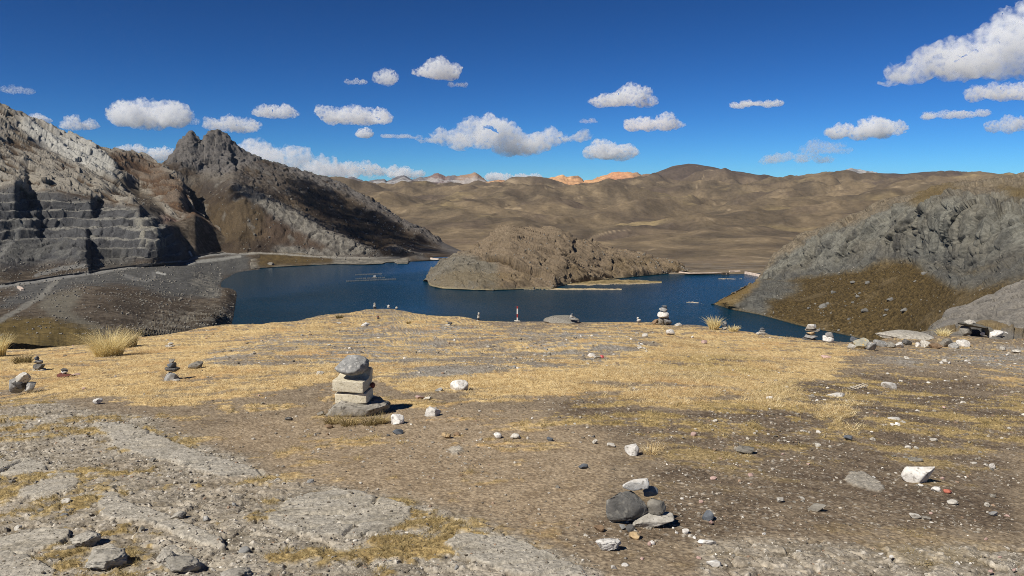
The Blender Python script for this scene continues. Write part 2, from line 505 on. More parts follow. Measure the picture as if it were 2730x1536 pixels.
def build_ground():
    xs = np.concatenate([np.linspace(-700, -60, 40, endpoint=False), np.linspace(-60, 2790, 970), np.linspace(2790, 3500, 41)[1:]])
    nx = len(xs)
    nr = 490
    ye = np.interp(xs, EDGE[:, 0], EDGE[:, 1]) + 3.0
    t = np.linspace(0, 1, nr)
    yb = 1640.0
    py = yb + (ye[:, None] - yb) * t[None, :]
    px = np.broadcast_to(xs[:, None], py.shape)
    r = EYE / (tan_down(px, py) - SLOPE)
    # the fall beyond the edge
    re = r[:, -1]
    k = np.linspace(0, 1, 31)[1:] ** 2.0
    r2 = re[:, None] + (k[None, :] * (260 - 0 * re[:, None]))
    r = np.concatenate([r, r2], 1)
    az = np.arctan2(ray(xs, ye)[:, 0], ray(xs, ye)[:, 1])
    # bearings of a column are constant enough: use the true column plane for each range
    d = ray(px, py); azm = np.arctan2(d[..., 0], d[..., 1])
    azf = np.concatenate([azm, np.broadcast_to(az[:, None], r2.shape)], 1)
    X = np.sin(azf) * r; Y = np.cos(azf) * r
    xpx = np.broadcast_to(xs[:, None], r.shape)
    z = ground_base(X, Y, xpx)
    pyf = np.concatenate([py, np.broadcast_to(ye[:, None], r2.shape)], 1)
    L = ground_layers(X, Y, xpx, pyf)
    rel, stone, rough, rock, rb = ground_relief(L)
    z = z + rel
    q = L['q']
    # albedo
    grain = fbm(q * 34.0, 2, seed=41)
    sp = sstep(-0.35, 0.35, L['fine'] * 0.6 + grain * 0.7)
    soil = mix(s2l(116, 101, 82), s2l(150, 134, 111), sp)
    soil = mix(soil, mix(s2l(132, 114, 91), s2l(168, 149, 122), sp), L['dirt'] * 0.9)
    dk = np.clip(L['dark'] * 1.0 + 0.5 * L['w1'], 0, 1) * L['dark'] * (1 - L['dirt'] * 0.5)
    dk = dk * (0.45 + 0.55 * sstep(-0.25, 0.25, L['tong']))
    soil = mix(soil, mix(s2l(74, 62, 51), s2l(112, 97, 79), sp), dk * 0.82)
    grey = mix(s2l(112, 106, 96), s2l(168, 161, 149), sstep(-0.4, 0.45, rough * 0.5 + 0.5 * L['fine'] + grain * 0.4))
    soil = mix(soil, grey, np.clip(L['grav'] * (0.35 + 0.9 * sstep(-0.1, 0.3, L['w1'])), 0, 1) * 0.9)
    rubc = mix(s2l(112, 103, 88), s2l(172, 163, 147), sstep(-0.5, 0.5, rb * 0.6 + L['fine'] * 0.6 + grain * 0.3))
    soil = mix(soil, rubc, np.clip(L['rub'] * 1.2, 0, 1) * (0.55 + 0.4 * sstep(-.3, .2, L['w2'])))
    loose = np.clip(L['rub'] + L['grav'] * 0.6 + L['dark'] * 0.6 + 0.15, 0, 1)
    soil = mix(soil, mix(s2l(150, 142, 128), s2l(206, 198, 184), sp), np.clip(stone * 3.2, 0, 1) * loose * 0.75)
    slab = mix(s2l(122, 117, 106), s2l(172, 165, 151), sstep(-0.45, 0.5, rock * 0.7 + 0.5 * rough + 0.5 * L['fine']))
    c = mix(soil, slab, L['slab'] * 0.78)
    gcol = mix(s2l(178, 148, 100), s2l(230, 203, 146), sstep(-0.4, 0.4, L['tuf'] * 0.8 + 0.4 * L['fine'] + 0.3 * grain))
    gcol = mix(gcol, s2l(190, 150, 98), sstep(0.0, 0.35, L['w2'] + 0.4 * L['fine']) * 0.7)
    gcol = mix(gcol, s2l(138, 110, 72), sstep(0.05, 0.4, -L['w1'] * 0.7 + L['fine'] * 0.6) * 0.6)
    gcol = mix(gcol, mix(s2l(118, 102, 64), s2l(172, 150, 100), sp), np.clip(L['rub'] * 1.1, 0, 1) * 0.8)
    gcol = mix(gcol, mix(s2l(142, 122, 78), s2l(200, 174, 116), sp), np.clip(L['dark'] * 0.9, 0, 1))
    c = mix(c, gcol, L['turf'] * 0.92)
    c = c * (1.0 + 0.28 * grain)[..., None]
    me = np_mesh('ground', np.stack([X, Y, z], -1).reshape(-1, 3), grid_faces(*X.shape)[:, ::-1], True, np.clip(c, 0.01, 0.9).reshape(-1, 3))
    o = link('ground', me, mat_terrain('ground', 38.0, 0.7, 0.018, 0.42))
    tag(o, kind='structure')

# ------------------------------------------------------------------ far terrain
SMOOTH = {'brown_hills', 'grassy_spit', 'stony_spit'}
def shore_damp(P, h=6.0):
    return sstep(LAKE + 0.4, LAKE + h, P[..., 2])

TONE = {'brown_hills': 0.84, 'cliff_hill': 0.74, 'quarry_hill': 0.72, 'rocky_mountain': 0.70, 'rocky_island': 0.78, 'rock_outcrop': 0.85, 'orange_mountains': 0.8, 'grey_mountains': 0.72, 'pale_rock_ridge': 0.8, 'dark_far_ridge': 0.8}
def finish(name, P, c, mat, label=None):
    c = c * TONE.get(name, 0.85)
    me = np_mesh(name, P.reshape(-1, 3), grid_faces(*P.shape[:2])[:, ::-1], True, np.clip(c, 0.008, 0.9).reshape(-1, 3))
    o = link(name, me, mat)
    tag(o, kind='structure')
    return o

def build_left_hill():
    xs = np.linspace(-330, 692, 575)
    cv = [
     [(-330,985,52),(-150,960,60),(0,945,72),(235,925,92),(350,905,130),(420,900,220),(500,890,350),(560,880,460),(600,868,'z',-97),(618,868,'z',-100.3),(640,868,'z',-104),(670,868,'z',-106)],
     [(-330,865,220),(-150,860,230),(0,858,250),(150,852,280),(300,850,330),(400,850,400),(500,845,480),(560,835,530),(600,832,'z',-95),(622,828,'z',-99.2),(640,826,'z',-103),(670,826,'z',-106)],
     [(-330,805,410),(-150,800,420),(0,800,430),(150,790,440),(300,780,470),(400,780,520),(500,785,580),(560,787,640),(600,785,'z',-95),(628,784,'z',-99.4),(650,784,'z',-104),(670,783,'z',-106)],
     [(-330,800,440),(-150,795,445),(0,790,455),(200,772,480),(390,758,570),(500,757,650),(560,764,'z',-97),(582,763,'z',-99),(600,760,'z',-102),(630,757,'z',-105),(670,752,'z',-107)],
     [(-330,795,460),(-150,790,470),(0,782,480),(200,765,510),(390,742,620),(500,733,710),(560,735,'z',-97),(583,744,'z',-99.3),(600,738,'z',-99.2),(643,722,'z',-99.4),(670,718,'z',-99.4),(696,714.5,'z',-99.3)],
     [(-330,785,500),(-150,778,520),(0,764,540),(130,745,570),(250,730,620),(390,712,690),(500,697,770),(560,684,860),(640,677,950),(670,675,990),(696,674.5,987)],
     [(-330,768,530),(-150,758,545),(0,740,570),(100,728,600),(160,722,610),(236,716,625),(243,712,645),(330,704,675),(362,703,682),(405,703,690),(432,701,702),(470,699,735),(500,694,785),(520,686,815),(560,675,900),(600,670,985),(640,667,1020),(670,666,1030)],
     [(-330,665,630),(-150,655,635),(0,662,640),(100,655,648),(200,652,650),(228,658,650),(240,664,668),(300,655,688),(366,650,692),(404,640,690),(418,640,694),(440,648,737),(470,650,775),(500,648,822),(520,642,850),(560,640,935),(600,640,1000),(640,655,1030),(670,664,1040)],
     [(-330,600,655),(-150,590,662),(0,585,668),(95,585,678),(110,590,690),(200,585,712),(240,585,718),(300,578,728),(357,590,728),(372,578,730),(418,602,730),(440,610,754),(458,612,785),(480,612,830),(520,600,880),(560,610,950),(600,630,1010),(640,652,1040),(670,664,1050)],
     [(-330,500,690),(-150,497,695),(0,503,705),(38,495,700),(52,500,735),(75,528,740),(120,505,728),(217,525,735),(240,530,738),(262,535,775),(300,545,765),(345,550,755),(372,556,752),(378,558,790),(400,566,800),(440,590,820),(470,592,850),(520,578,895),(560,602,960),(600,627,1020),(640,650,1050),(670,664,1060)],
     [(-330,370,820),(-150,390,820),(0,400,830),(150,430,850),(250,460,870),(300,470,885),(340,500,900),(372,520,905),(430,525,910),(475,530,905),(483,532,912),(505,560,930),(517,563,935),(560,592,985),(600,620,1035),(640,648,1060),(670,664,1070)],
     [(-330,150,1000),(-150,222,1000),(0,283,1000),(48,303,1000),(97,325,1000),(160,347,1000),(240,375,1000),(290,402,1000),(338,404,1030),(377,412,1050),(411,431,1050),(435,437,1040),(483,482,1000),(505,525,960),(514,542,955),(520,562,960),(560,588,1005),(600,617,1050),(640,646,1075),(670,664,1080)]]
    # a brow above the quarry so that its cuts stay below it
    cv.insert(10, [(x, y - (12 if x < 440 else 6), float(np.interp(x, [-330, 0, 120, 240, 372, 440, 470, 520, 560, 600, 640, 670], [712, 722, 745, 768, 800, 838, 862, 900, 965, 1025, 1055, 1065]))) for x, y, *_ in cv[9]])
    for k, c in enumerate(cv):
        if k == 0: continue
        tx, tf = (([-330, 0, 300, 500, 560], [1.65, 1.62, 1.38, 1.16, 1.1]) if k == 1 else ([-330, 0, 390, 500, 560, 640], [1.5, 1.5, 1.35, 1.24, 1.15, 1.08]) if k < 5
                  else ([-330, 0, 130, 390, 500, 560, 600, 640, 670], [1.58, 1.58, 1.57, 1.43, 1.35, 1.27, 1.22, 1.19, 1.14]) if k == 5
                  else ([-330, 0, 130, 390, 500, 560, 600, 640, 670], [1.58, 1.58, 1.57, 1.43, 1.35, 1.26, 1.19, 1.135, 1.13]))
        c[:] = [p if p[2] == 'z' else (p[0], p[1], p[2] * float(np.interp(p[0], tx, tf))) for p in c]
    P, px, py, v = loft(xs, cv, [30, 36, 10, 12, 20, 16, 50, 50, 66, 8, 70, 64], back=[(60, -30), (160, -120)])
    n = grid_normals(P)
    if n[..., 2].mean() < 0: n = -n
    u = P
    wob = fbm(u * 0.02, 3, seed=61)
    jx = px + wob * 26 + fbm(u * 0.07, 2, seed=62) * 10; jy = py + wob * 14 + fbm(u * 0.08, 2, seed=63) * 8
    lo, hi = (-400, 200), (760, 1000)
    quarry = poly_map([[(-340,500),(-100,500),(0,497),(50,492),(120,503),(217,525),(300,540),(372,553),(420,580),(456,606),(500,690),(430,706),(300,715),(236,722),(100,735),(0,755),(-340,775)]], lo, hi, 6, 3)(jx, jy)
    apron = poly_map([[(-340,775),(0,756),(240,715),(400,700),(520,688),(660,668),(672,720),(600,745),(585,800),(500,800),(430,790),(330,760),(200,770),(120,800),(0,830),(-60,830),(60,770),(-340,790)]], lo, hi, 6, 3)(jx, jy)
    fan = poly_map([[(120,790),(230,770),(190,830),(240,860),(320,905),(240,880),(150,850),(100,820)]], lo, hi, 6, 2)(jx, jy)
    olive = poly_map([[(-340,900),(0,850),(120,850),(240,880),(300,905),(200,930),(0,945),(-340,985)]], lo, hi, 6, 4)(jx, jy)
    chute = poly_map([[(310,470),(345,490),(420,540),(440,560),(436,575),(400,568),(372,552),(345,510)], [(470,640),(520,640),(600,670),(500,690),(478,655)]], lo, hi, 6, 2)(jx, jy)
    redd = poly_map([[(420,570),(470,590),(560,640),(540,655),(470,635),(436,600)]], lo, hi, 6, 3)(jx, jy)
    pale = poly_map([[(40,315),(110,335),(250,380),(300,440),(320,480),(280,470),(190,430),(120,390),(60,350)]], lo, hi, 6, 4)(jx, jy)
    rust = poly_map([[(292,404),(345,408),(420,440),(490,490),(520,560),(600,640),(560,640),(500,590),(440,540),(370,480),(310,450)]], lo, hi, 6, 3)(jx, jy)
    damp = shore_damp(P)
    # ribs of rock, dipping to the right
    ribd = np.array([0.86, -0.40, -0.30])
    a1 = fbm(stretch(u, ribd, 4.5) * 0.062, 3, seed=64, ridged=True, gain=0.5)
    a2 = fbm(stretch(u, ribd, 3.5) * 0.16, 3, seed=65, ridged=True, gain=0.5)
    patch = fbm(u * 0.012, 3, seed=66)
    fa, ea = facets(stretch(u, ribd, 4.0) * 0.055, 60, 0.9)
    fb, eb = facets(stretch(u, ribd, 3.0) * 0.14, 61, 0.9)
    hill = sstep(8.7, 9.4, v) * (1 - chute)
    ribs = sstep(-0.05, 0.35, fa * 0.9 + 0.5 * a1 + 0.3 * fb + patch * 0.7 + 0.25 * pale - 0.45 * rust * 0.6) * hill
    # benches of the quarry
    step = 10.5
    zz = P[..., 2] + fbm(u * 0.02, 3, seed=67) * 4.5 + (u[..., 0] + 300) * 0.010
    fr = zz / step; kf = np.floor(fr); f = fr - kf
    terr = (kf + sstep(0.10, 0.90, f) ** 1.0) * step - zz
    terr_r = np.where(f < 0.62, f / 0.62 * 0.14, 0.14 + (f - 0.62) / 0.38 * 0.86)
    qz = quarry * sstep(6.0, 6.6, v) * (1 - sstep(8.9, 9.4, v))
    mound = poly_map([[(-340,640),(0,650),(110,640),(200,650),(236,700),(236,716),(120,735),(0,750),(-340,770)]], lo, hi, 6, 2)(jx, jy)
    bench = qz * (1 - mound)
    dz = (terr_r - f) * step * bench
    strata = fbm(stretch(u, (1, 0.2, -0.06), 7.0) * 0.22, 4, seed=68, ridged=True, gain=0.6)
    blocks, eb2 = facets(stretch(u, (0.2, 0.3, 1), 1.6) * 0.10, 69, 1.0)
    amp = (0.5 + 2.6 * ribs * (1 - quarry) * (1 + 0.3 * pale) + 1.4 * hill * (1 - quarry))
    disp = (fa * 2.2 + fb * 1.0 + a1 * 0.4) * amp * hill * 0.9 + patch * 5 * hill
    disp = disp + qz * (strata * 1.6 + blocks * 2.4)
    low = (1 - hill) * (1 - qz)
    rub1 = fbm(u * 0.12, 5, seed=70, gain=0.68)
    disp = disp + low * (rub1 * 0.5 + fbm(u * 0.03, 3, seed=71) * 2.2)
    rocky = poly_map([[(520,725),(580,740),(590,790),(560,800),(510,770)], [(350,875),(440,830),(600,815),(640,840),(620,870),(470,900),(370,905)]], lo, hi, 6, 3)(jx, jy)
    disp = disp + rocky * facets(stretch(u, ribd, 2.0) * 0.10, 72, 1.0)[0] * 1.2
    disp = disp * (1 - 0.8 * sstep(455, 515, px) * sstep(610, 560, py))
    P2 = P + n * (disp * damp)[..., None]
    P2[..., 2] += dz * damp
    # albedo
    brown = mix(s2l(70, 58, 47), s2l(104, 87, 68), sstep(-0.4, 0.4, fbm(u * 0.05, 4, seed=73)))
    rock = mix(s2l(104, 98, 88), s2l(158, 151, 138), sstep(-0.3, 0.5, a2))
    c = mix(brown, rock, ribs * 0.85)
    c = mix(c, mix(s2l(150, 148, 140), s2l(190, 188, 180), sstep(-.3, .4, a1)), pale * hill * 0.8)
    c = mix(c, mix(s2l(80, 62, 48), s2l(110, 88, 68), sstep(-.3, .3, rub1)), rust * (1 - ribs * 0.3) * hill)
    scree = mix(s2l(112, 108, 98), s2l(134, 129, 116), sstep(-.4, .4, rub1))
    c = mix(c, scree, chute)
    c = mix(c, s2l(120, 88, 78), redd * 0.8)
    dust = mix(s2l(78, 77, 74), s2l(106, 104, 99), sstep(-.4, .4, rub1))
    c = mix(c, dust, low * np.clip(1 - olive - fan, 0, 1) * 0.0 + low * apron)
    lowbrown = mix(s2l(74, 64, 52), s2l(124, 112, 96), sstep(-.25, .45, rub1 + 0.3 * wob))
    c = mix(c, lowbrown, low * (1 - apron))
    c = mix(c, s2l(122, 116, 102), low * fan * 0.9)
    c = mix(c, mix(s2l(92, 78, 40), s2l(130, 110, 62), sstep(-.3, .3, rub1)), low * olive * 0.85)
    c = mix(c, s2l(146, 140, 126), rocky * sstep(0.0, 0.5, rub1 + 0.2) * low * 0.7)
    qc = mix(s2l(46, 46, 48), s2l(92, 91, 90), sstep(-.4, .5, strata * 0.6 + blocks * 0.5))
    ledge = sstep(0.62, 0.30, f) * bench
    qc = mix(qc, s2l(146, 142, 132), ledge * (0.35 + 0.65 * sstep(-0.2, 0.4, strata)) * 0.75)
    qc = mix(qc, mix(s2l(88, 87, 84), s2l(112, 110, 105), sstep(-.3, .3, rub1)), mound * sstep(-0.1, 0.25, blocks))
    nose = poly_map([[(360,560),(410,590),(440,640),(420,660),(370,640)]], lo, hi, 6, 2)(jx, jy)
    qc = mix(qc, s2l(156, 150, 134), nose * sstep(0.0, 0.4, blocks) * 0.75)
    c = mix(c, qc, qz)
    floor = poly_map([[(215,660),(360,660),(362,705),(236,714)], [(0,585),(60,585),(90,650),(0,680)], [(0,650),(180,640),(210,655),(60,690),(0,690)]], lo, hi, 6, 3)(jx, jy)
    c = mix(c, dust * 0.95, floor * 0.75)
    for pts, w, cc in (([(0,763),(130,745),(250,727),(390,708),(470,699),(500,693),(545,681),(600,676),(690,674)], 4.5, (150,148,142)),
                       ([(150,750),(110,790),(60,820),(0,855),(-60,880)], 7, (140,136,126)),
                       ([(95,735),(160,716),(240,706)], 5, (132,130,125)), ([(0,680),(35,640),(60,595)], 8, (128,126,120)),
                       ([(330,735),(390,750),(412,742),(408,728)], 5, (126,124,119)), ([(418,728),(440,732)], 3, (190,188,180)),
                       ([(505,672),(512,683)], 2.5, (200,198,192)), ([(500,704),(560,694),(640,684)], 4, (160,158,150)), ([(48,765),(60,772)], 4, (200,196,186))):
        k = sstep(w * 1.3, w * 0.5, line_dist(px, py, pts) + rub1 * 2)
        c = mix(c, s2l(*cc), k * 0.85)
    sk = P2[:, :1].copy(); sk[..., 2] -= 60; sk[..., :2] *= 0.985      # the foot runs on down behind the near edge
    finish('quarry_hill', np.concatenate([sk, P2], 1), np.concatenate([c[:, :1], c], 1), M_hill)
    return P2, px, py

def build_peak():
    xs = np.linspace(395, 1250, 470)
    cv = [
     [(395,705,1400),(600,702,1150),(656,702,1150),(670,726,'z',-105),(696,723,'z',-105),(780,717,'z',-105),(890,712,'z',-105),(970,713,'z',-105),(1020,711,'z',-105),(1045,707,'z',-105),(1087,709,'z',-105),(1121,703,'z',-105),(1167,701,'z',-105),(1250,700,'z',-105)],
     [(395,700,1400),(600,697,1150),(656,697,1150),(670,718,'z',-99.4),(696,714.5,'z',-99.3),(780,709,'z',-99.2),(890,704,'z',-99.2),(970,705,'z',-99.2),(1020,703,'z',-99.2),(1030,699,'z',-99.2),(1052,699,'z',-99.3),(1060,703,'z',-99.3),(1087,703,'z',-99.3),(1092,696,'z',-99.3),(1121,695,'z',-99.3),(1167,693,'z',-99.3),(1250,691,'z',-99.3)],
     [(395,690,1400),(600,684,1155),(640,677,1130),(690,675,1125),(740,678,1120),(795,682,1108),(886,687,1094),(1007,688,1092),(1064,686,1096),(1090,681,1100),(1110,679,1102),(1135,686,1104),(1159,687,1104),(1250,685,1110)],
     [(395,660,1400),(520,630,1290),(600,650,1190),(640,660,1145),(690,662,1142),(795,668,1128),(886,677,1112),(1007,683,1105),(1040,668,1106),(1075,672,1108),(1095,676,1110),(1159,684,1112),(1250,684,1120)],
     [(395,620,1400),(520,565,1340),(600,510,1300),(622,497,1290),(640,503,1272),(681,522,1248),(740,548,1222),(800,576,1195),(860,608,1168),(940,645,1136),(1003,675,1116),(1040,664,1112),(1080,671,1114),(1120,680,1122),(1160,682,1126),(1250,682,1140)],
     [(395,600,1430),(520,548,1410),(600,500,1375),(622,486,1368),(640,492,1358),(681,512,1338),(740,538,1318),(800,566,1298),(860,598,1272),(940,635,1248),(1003,666,1222),(1040,661,1190),(1080,669,1180),(1120,678,1175),(1160,680,1175),(1250,680,1190)],
     [(395,500,1440),(438,480,1450),(520,462,1480),(582,440,1490),(640,450,1490),(730,480,1470),(800,505,1460),(905,548,1440),(1007,598,1390),(1072,630,1350),(1121,648,1320),(1178,666,1290),(1250,678,1260)],
     [(395,480,1500),(438,446,1510),(463,432,1515),(510,412,1520),(582,405,1530),(643,425,1530),(679,440,1525),(730,456,1520),(799,478,1510),(905,515,1490),(1007,570,1430),(1072,609,1380),(1121,629,1350),(1178,656,1320),(1250,677,1280)],
     [(395,468,1540),(438,436,1550),(463,408,1560),(482,379,1570),(497,366,1575),(509,353,1580),(518,362,1580),(531,377,1580),(544,374,1585),(551,356,1590),(562,349,1595),(580,349,1600),(605,364,1600),(643,398,1600),(679,419,1590),(730,436,1590),(799,455,1580),(855,472,1570),(905,489,1560),(954,516,1530),(1007,546,1500),(1072,588,1450),(1121,607,1410),(1178,645,1370),(1228,668,1330),(1250,676,1310)]]
    P, px, py, v = loft(xs, cv, [4, 12, 10, 50, 10, 60, 34, 40], back=[(70, -40), (200, -170)])
    n = grid_normals(P)
    if n[..., 2].mean() < 0: n = -n
    u = P
    lo, hi = (350, 300), (1350, 800)
    w = fbm(u * 0.012, 4, seed=81)
    jx = px + w * 30; jy = py + w * 18
    crag = poly_map([[(440,436),(470,380),(510,355),(590,350),(640,390),(690,425),(640,440),(600,470),(560,465),(510,450),(470,430)]], lo, hi, 5, 3)(jx, jy)
    rib = poly_map([[(618,488),(650,500),(700,520),(800,572),(870,612),(1003,672),(980,685),(900,672),(830,640),(790,612),(740,590),(690,550),(640,520)],
                    [(715,672),(760,655),(860,668),(1000,680),(990,688),(820,684)], [(1030,664),(1060,660),(1085,670),(1060,678)], [(1090,680),(1115,676),(1140,684),(1120,690)]], lo, hi, 5, 2)(jx, jy)
    crest = sstep(34, 6, py - np.interp(px, [c[0] for c in cv[-1]], [c[1] for c in cv[-1]])) * sstep(700, 820, px)
    a1 = fbm(u * 0.028, 5, seed=82, ridged=True, gain=0.62)
    a2 = fbm(stretch(u, (0.45, -0.65, -0.6), 2.4) * 0.10, 4, seed=83, ridged=True, gain=0.6)
    fa, ea = facets(stretch(u, (0.3, -0.6, -0.7), 1.8) * 0.030, 4, 0.9)
    fb, eb = facets(stretch(u, (0.3, -0.6, -0.7), 1.6) * 0.085, 14, 0.9)
    rk = np.clip(crag * sstep(-0.5, 0.2, a1 + 0.5) + rib + crest * sstep(0.1, 0.4, a1) * 0.8, 0, 1)
    out = sstep(0.28, 0.55, a1 * 0.7 + a2 * 0.3 + w * 0.5) * (v > 2.5)
    rk = np.clip(rk + 0.6 * out * sstep(560, 420, py), 0, 1)
    damp = shore_damp(P, 8)
    disp = rk * (fa * 13 * (0.3 + 0.7 * crag) * np.where(v > 7.4, 0.25, 1.0) + fb * 4.5 + a1 * 3) + (1 - rk) * (a2 * 1.4 + fb * 2.8 + fbm(u * 0.05, 3, seed=89, ridged=True) * 2.2 + fbm(u * 0.008, 3, seed=84) * 9)
    disp = disp * np.where(v < 2.6, 0.25, 1.0)
    rug = fbm(u * 0.13, 4, seed=85, gain=0.65)
    disp = disp + rug * 1.0 * (1 + 1.5 * rk)
    P2 = P + n * (disp * damp)[..., None]
    grass = mix(s2l(64, 54, 45), s2l(92, 79, 63), sstep(-.4, .4, fbm(u * 0.02, 4, seed=86)))
    gold = poly_map([[(560,560),(640,530),(700,560),(720,640),(640,650),(580,610)], [(520,600),(570,580),(640,640),(600,650)]], lo, hi, 5, 5)(jx, jy)
    c = mix(grass, s2l(108, 92, 66), gold * 0.4)
    red = poly_map([[(720,560),(860,640),(900,670),(760,665),(690,640)]], lo, hi, 5, 5)(jx, jy)
    c = mix(c, s2l(96, 78, 66), red * 0.35)
    spk = fbm(u * 0.10, 4, seed=87, gain=0.7)
    c = mix(c, s2l(56, 46, 36), sstep(0.0, 0.35, spk) * 0.55)
    knob = sstep(0.10, 0.34, fbm(stretch(u, (0.45, -0.65, -0.6), 2.2) * 0.055, 4, seed=88, gain=0.62) + 0.25 * w)
    c = mix(c, mix(s2l(92, 87, 80), s2l(142, 136, 125), sstep(-.3, .4, rug)), knob * 0.7)
    rock = mix(s2l(70, 67, 65), s2l(112, 107, 102), sstep(-.4, .5, a2 + rug))
    rock = mix(rock, mix(s2l(98, 93, 85), s2l(150, 144, 132), sstep(-.4, .5, rug)), np.clip(rib, 0, 1))
    c = mix(c, rock, rk)
    scr = poly_map([[(480,470),(540,470),(510,500),(460,520)], [(530,450),(640,470),(600,490),(540,480)]], lo, hi, 5, 4)(jx, jy)
    c = mix(c, s2l(128, 120, 108), scr * 0.6 * sstep(-0.2, 0.3, a2))
    shore = poly_map([[(600,690),(690,680),(690,716),(640,726),(600,740)], [(890,688),(1090,686),(1092,706),(890,708)], [(690,712),(900,701),(900,709),(690,719)]], lo, hi, 5, 2)(px, py)
    c = mix(c, mix(s2l(112, 108, 98), s2l(164, 156, 140), sstep(-.3, .4, rug)), shore * (v < 2.5))
    mnd = poly_map([[(690,676),(795,678),(890,690),(890,702),(780,708),(700,712),(668,700)]], lo, hi, 5, 2)(px, py)
    c = mix(c, mix(s2l(84, 70, 46), s2l(112, 94, 60), sstep(-.3, .4, rug)), mnd * (1 - shore * 0.6) * (v < 2.5))
    k = sstep(3.2, 1.4, line_dist(px, py, [(640,677),(690,675),(740,678),(795,682),(886,687),(1007,688),(1064,686.5)]))
    c = mix(c, s2l(156, 150, 138), k)
    k = sstep(4, 2, line_dist(px, py, [(1150,690),(1168,692)]))
    c = mix(c, s2l(214, 206, 192), k)
    finish('rocky_mountain', P2, c, M_hill)
    return P2, px, py

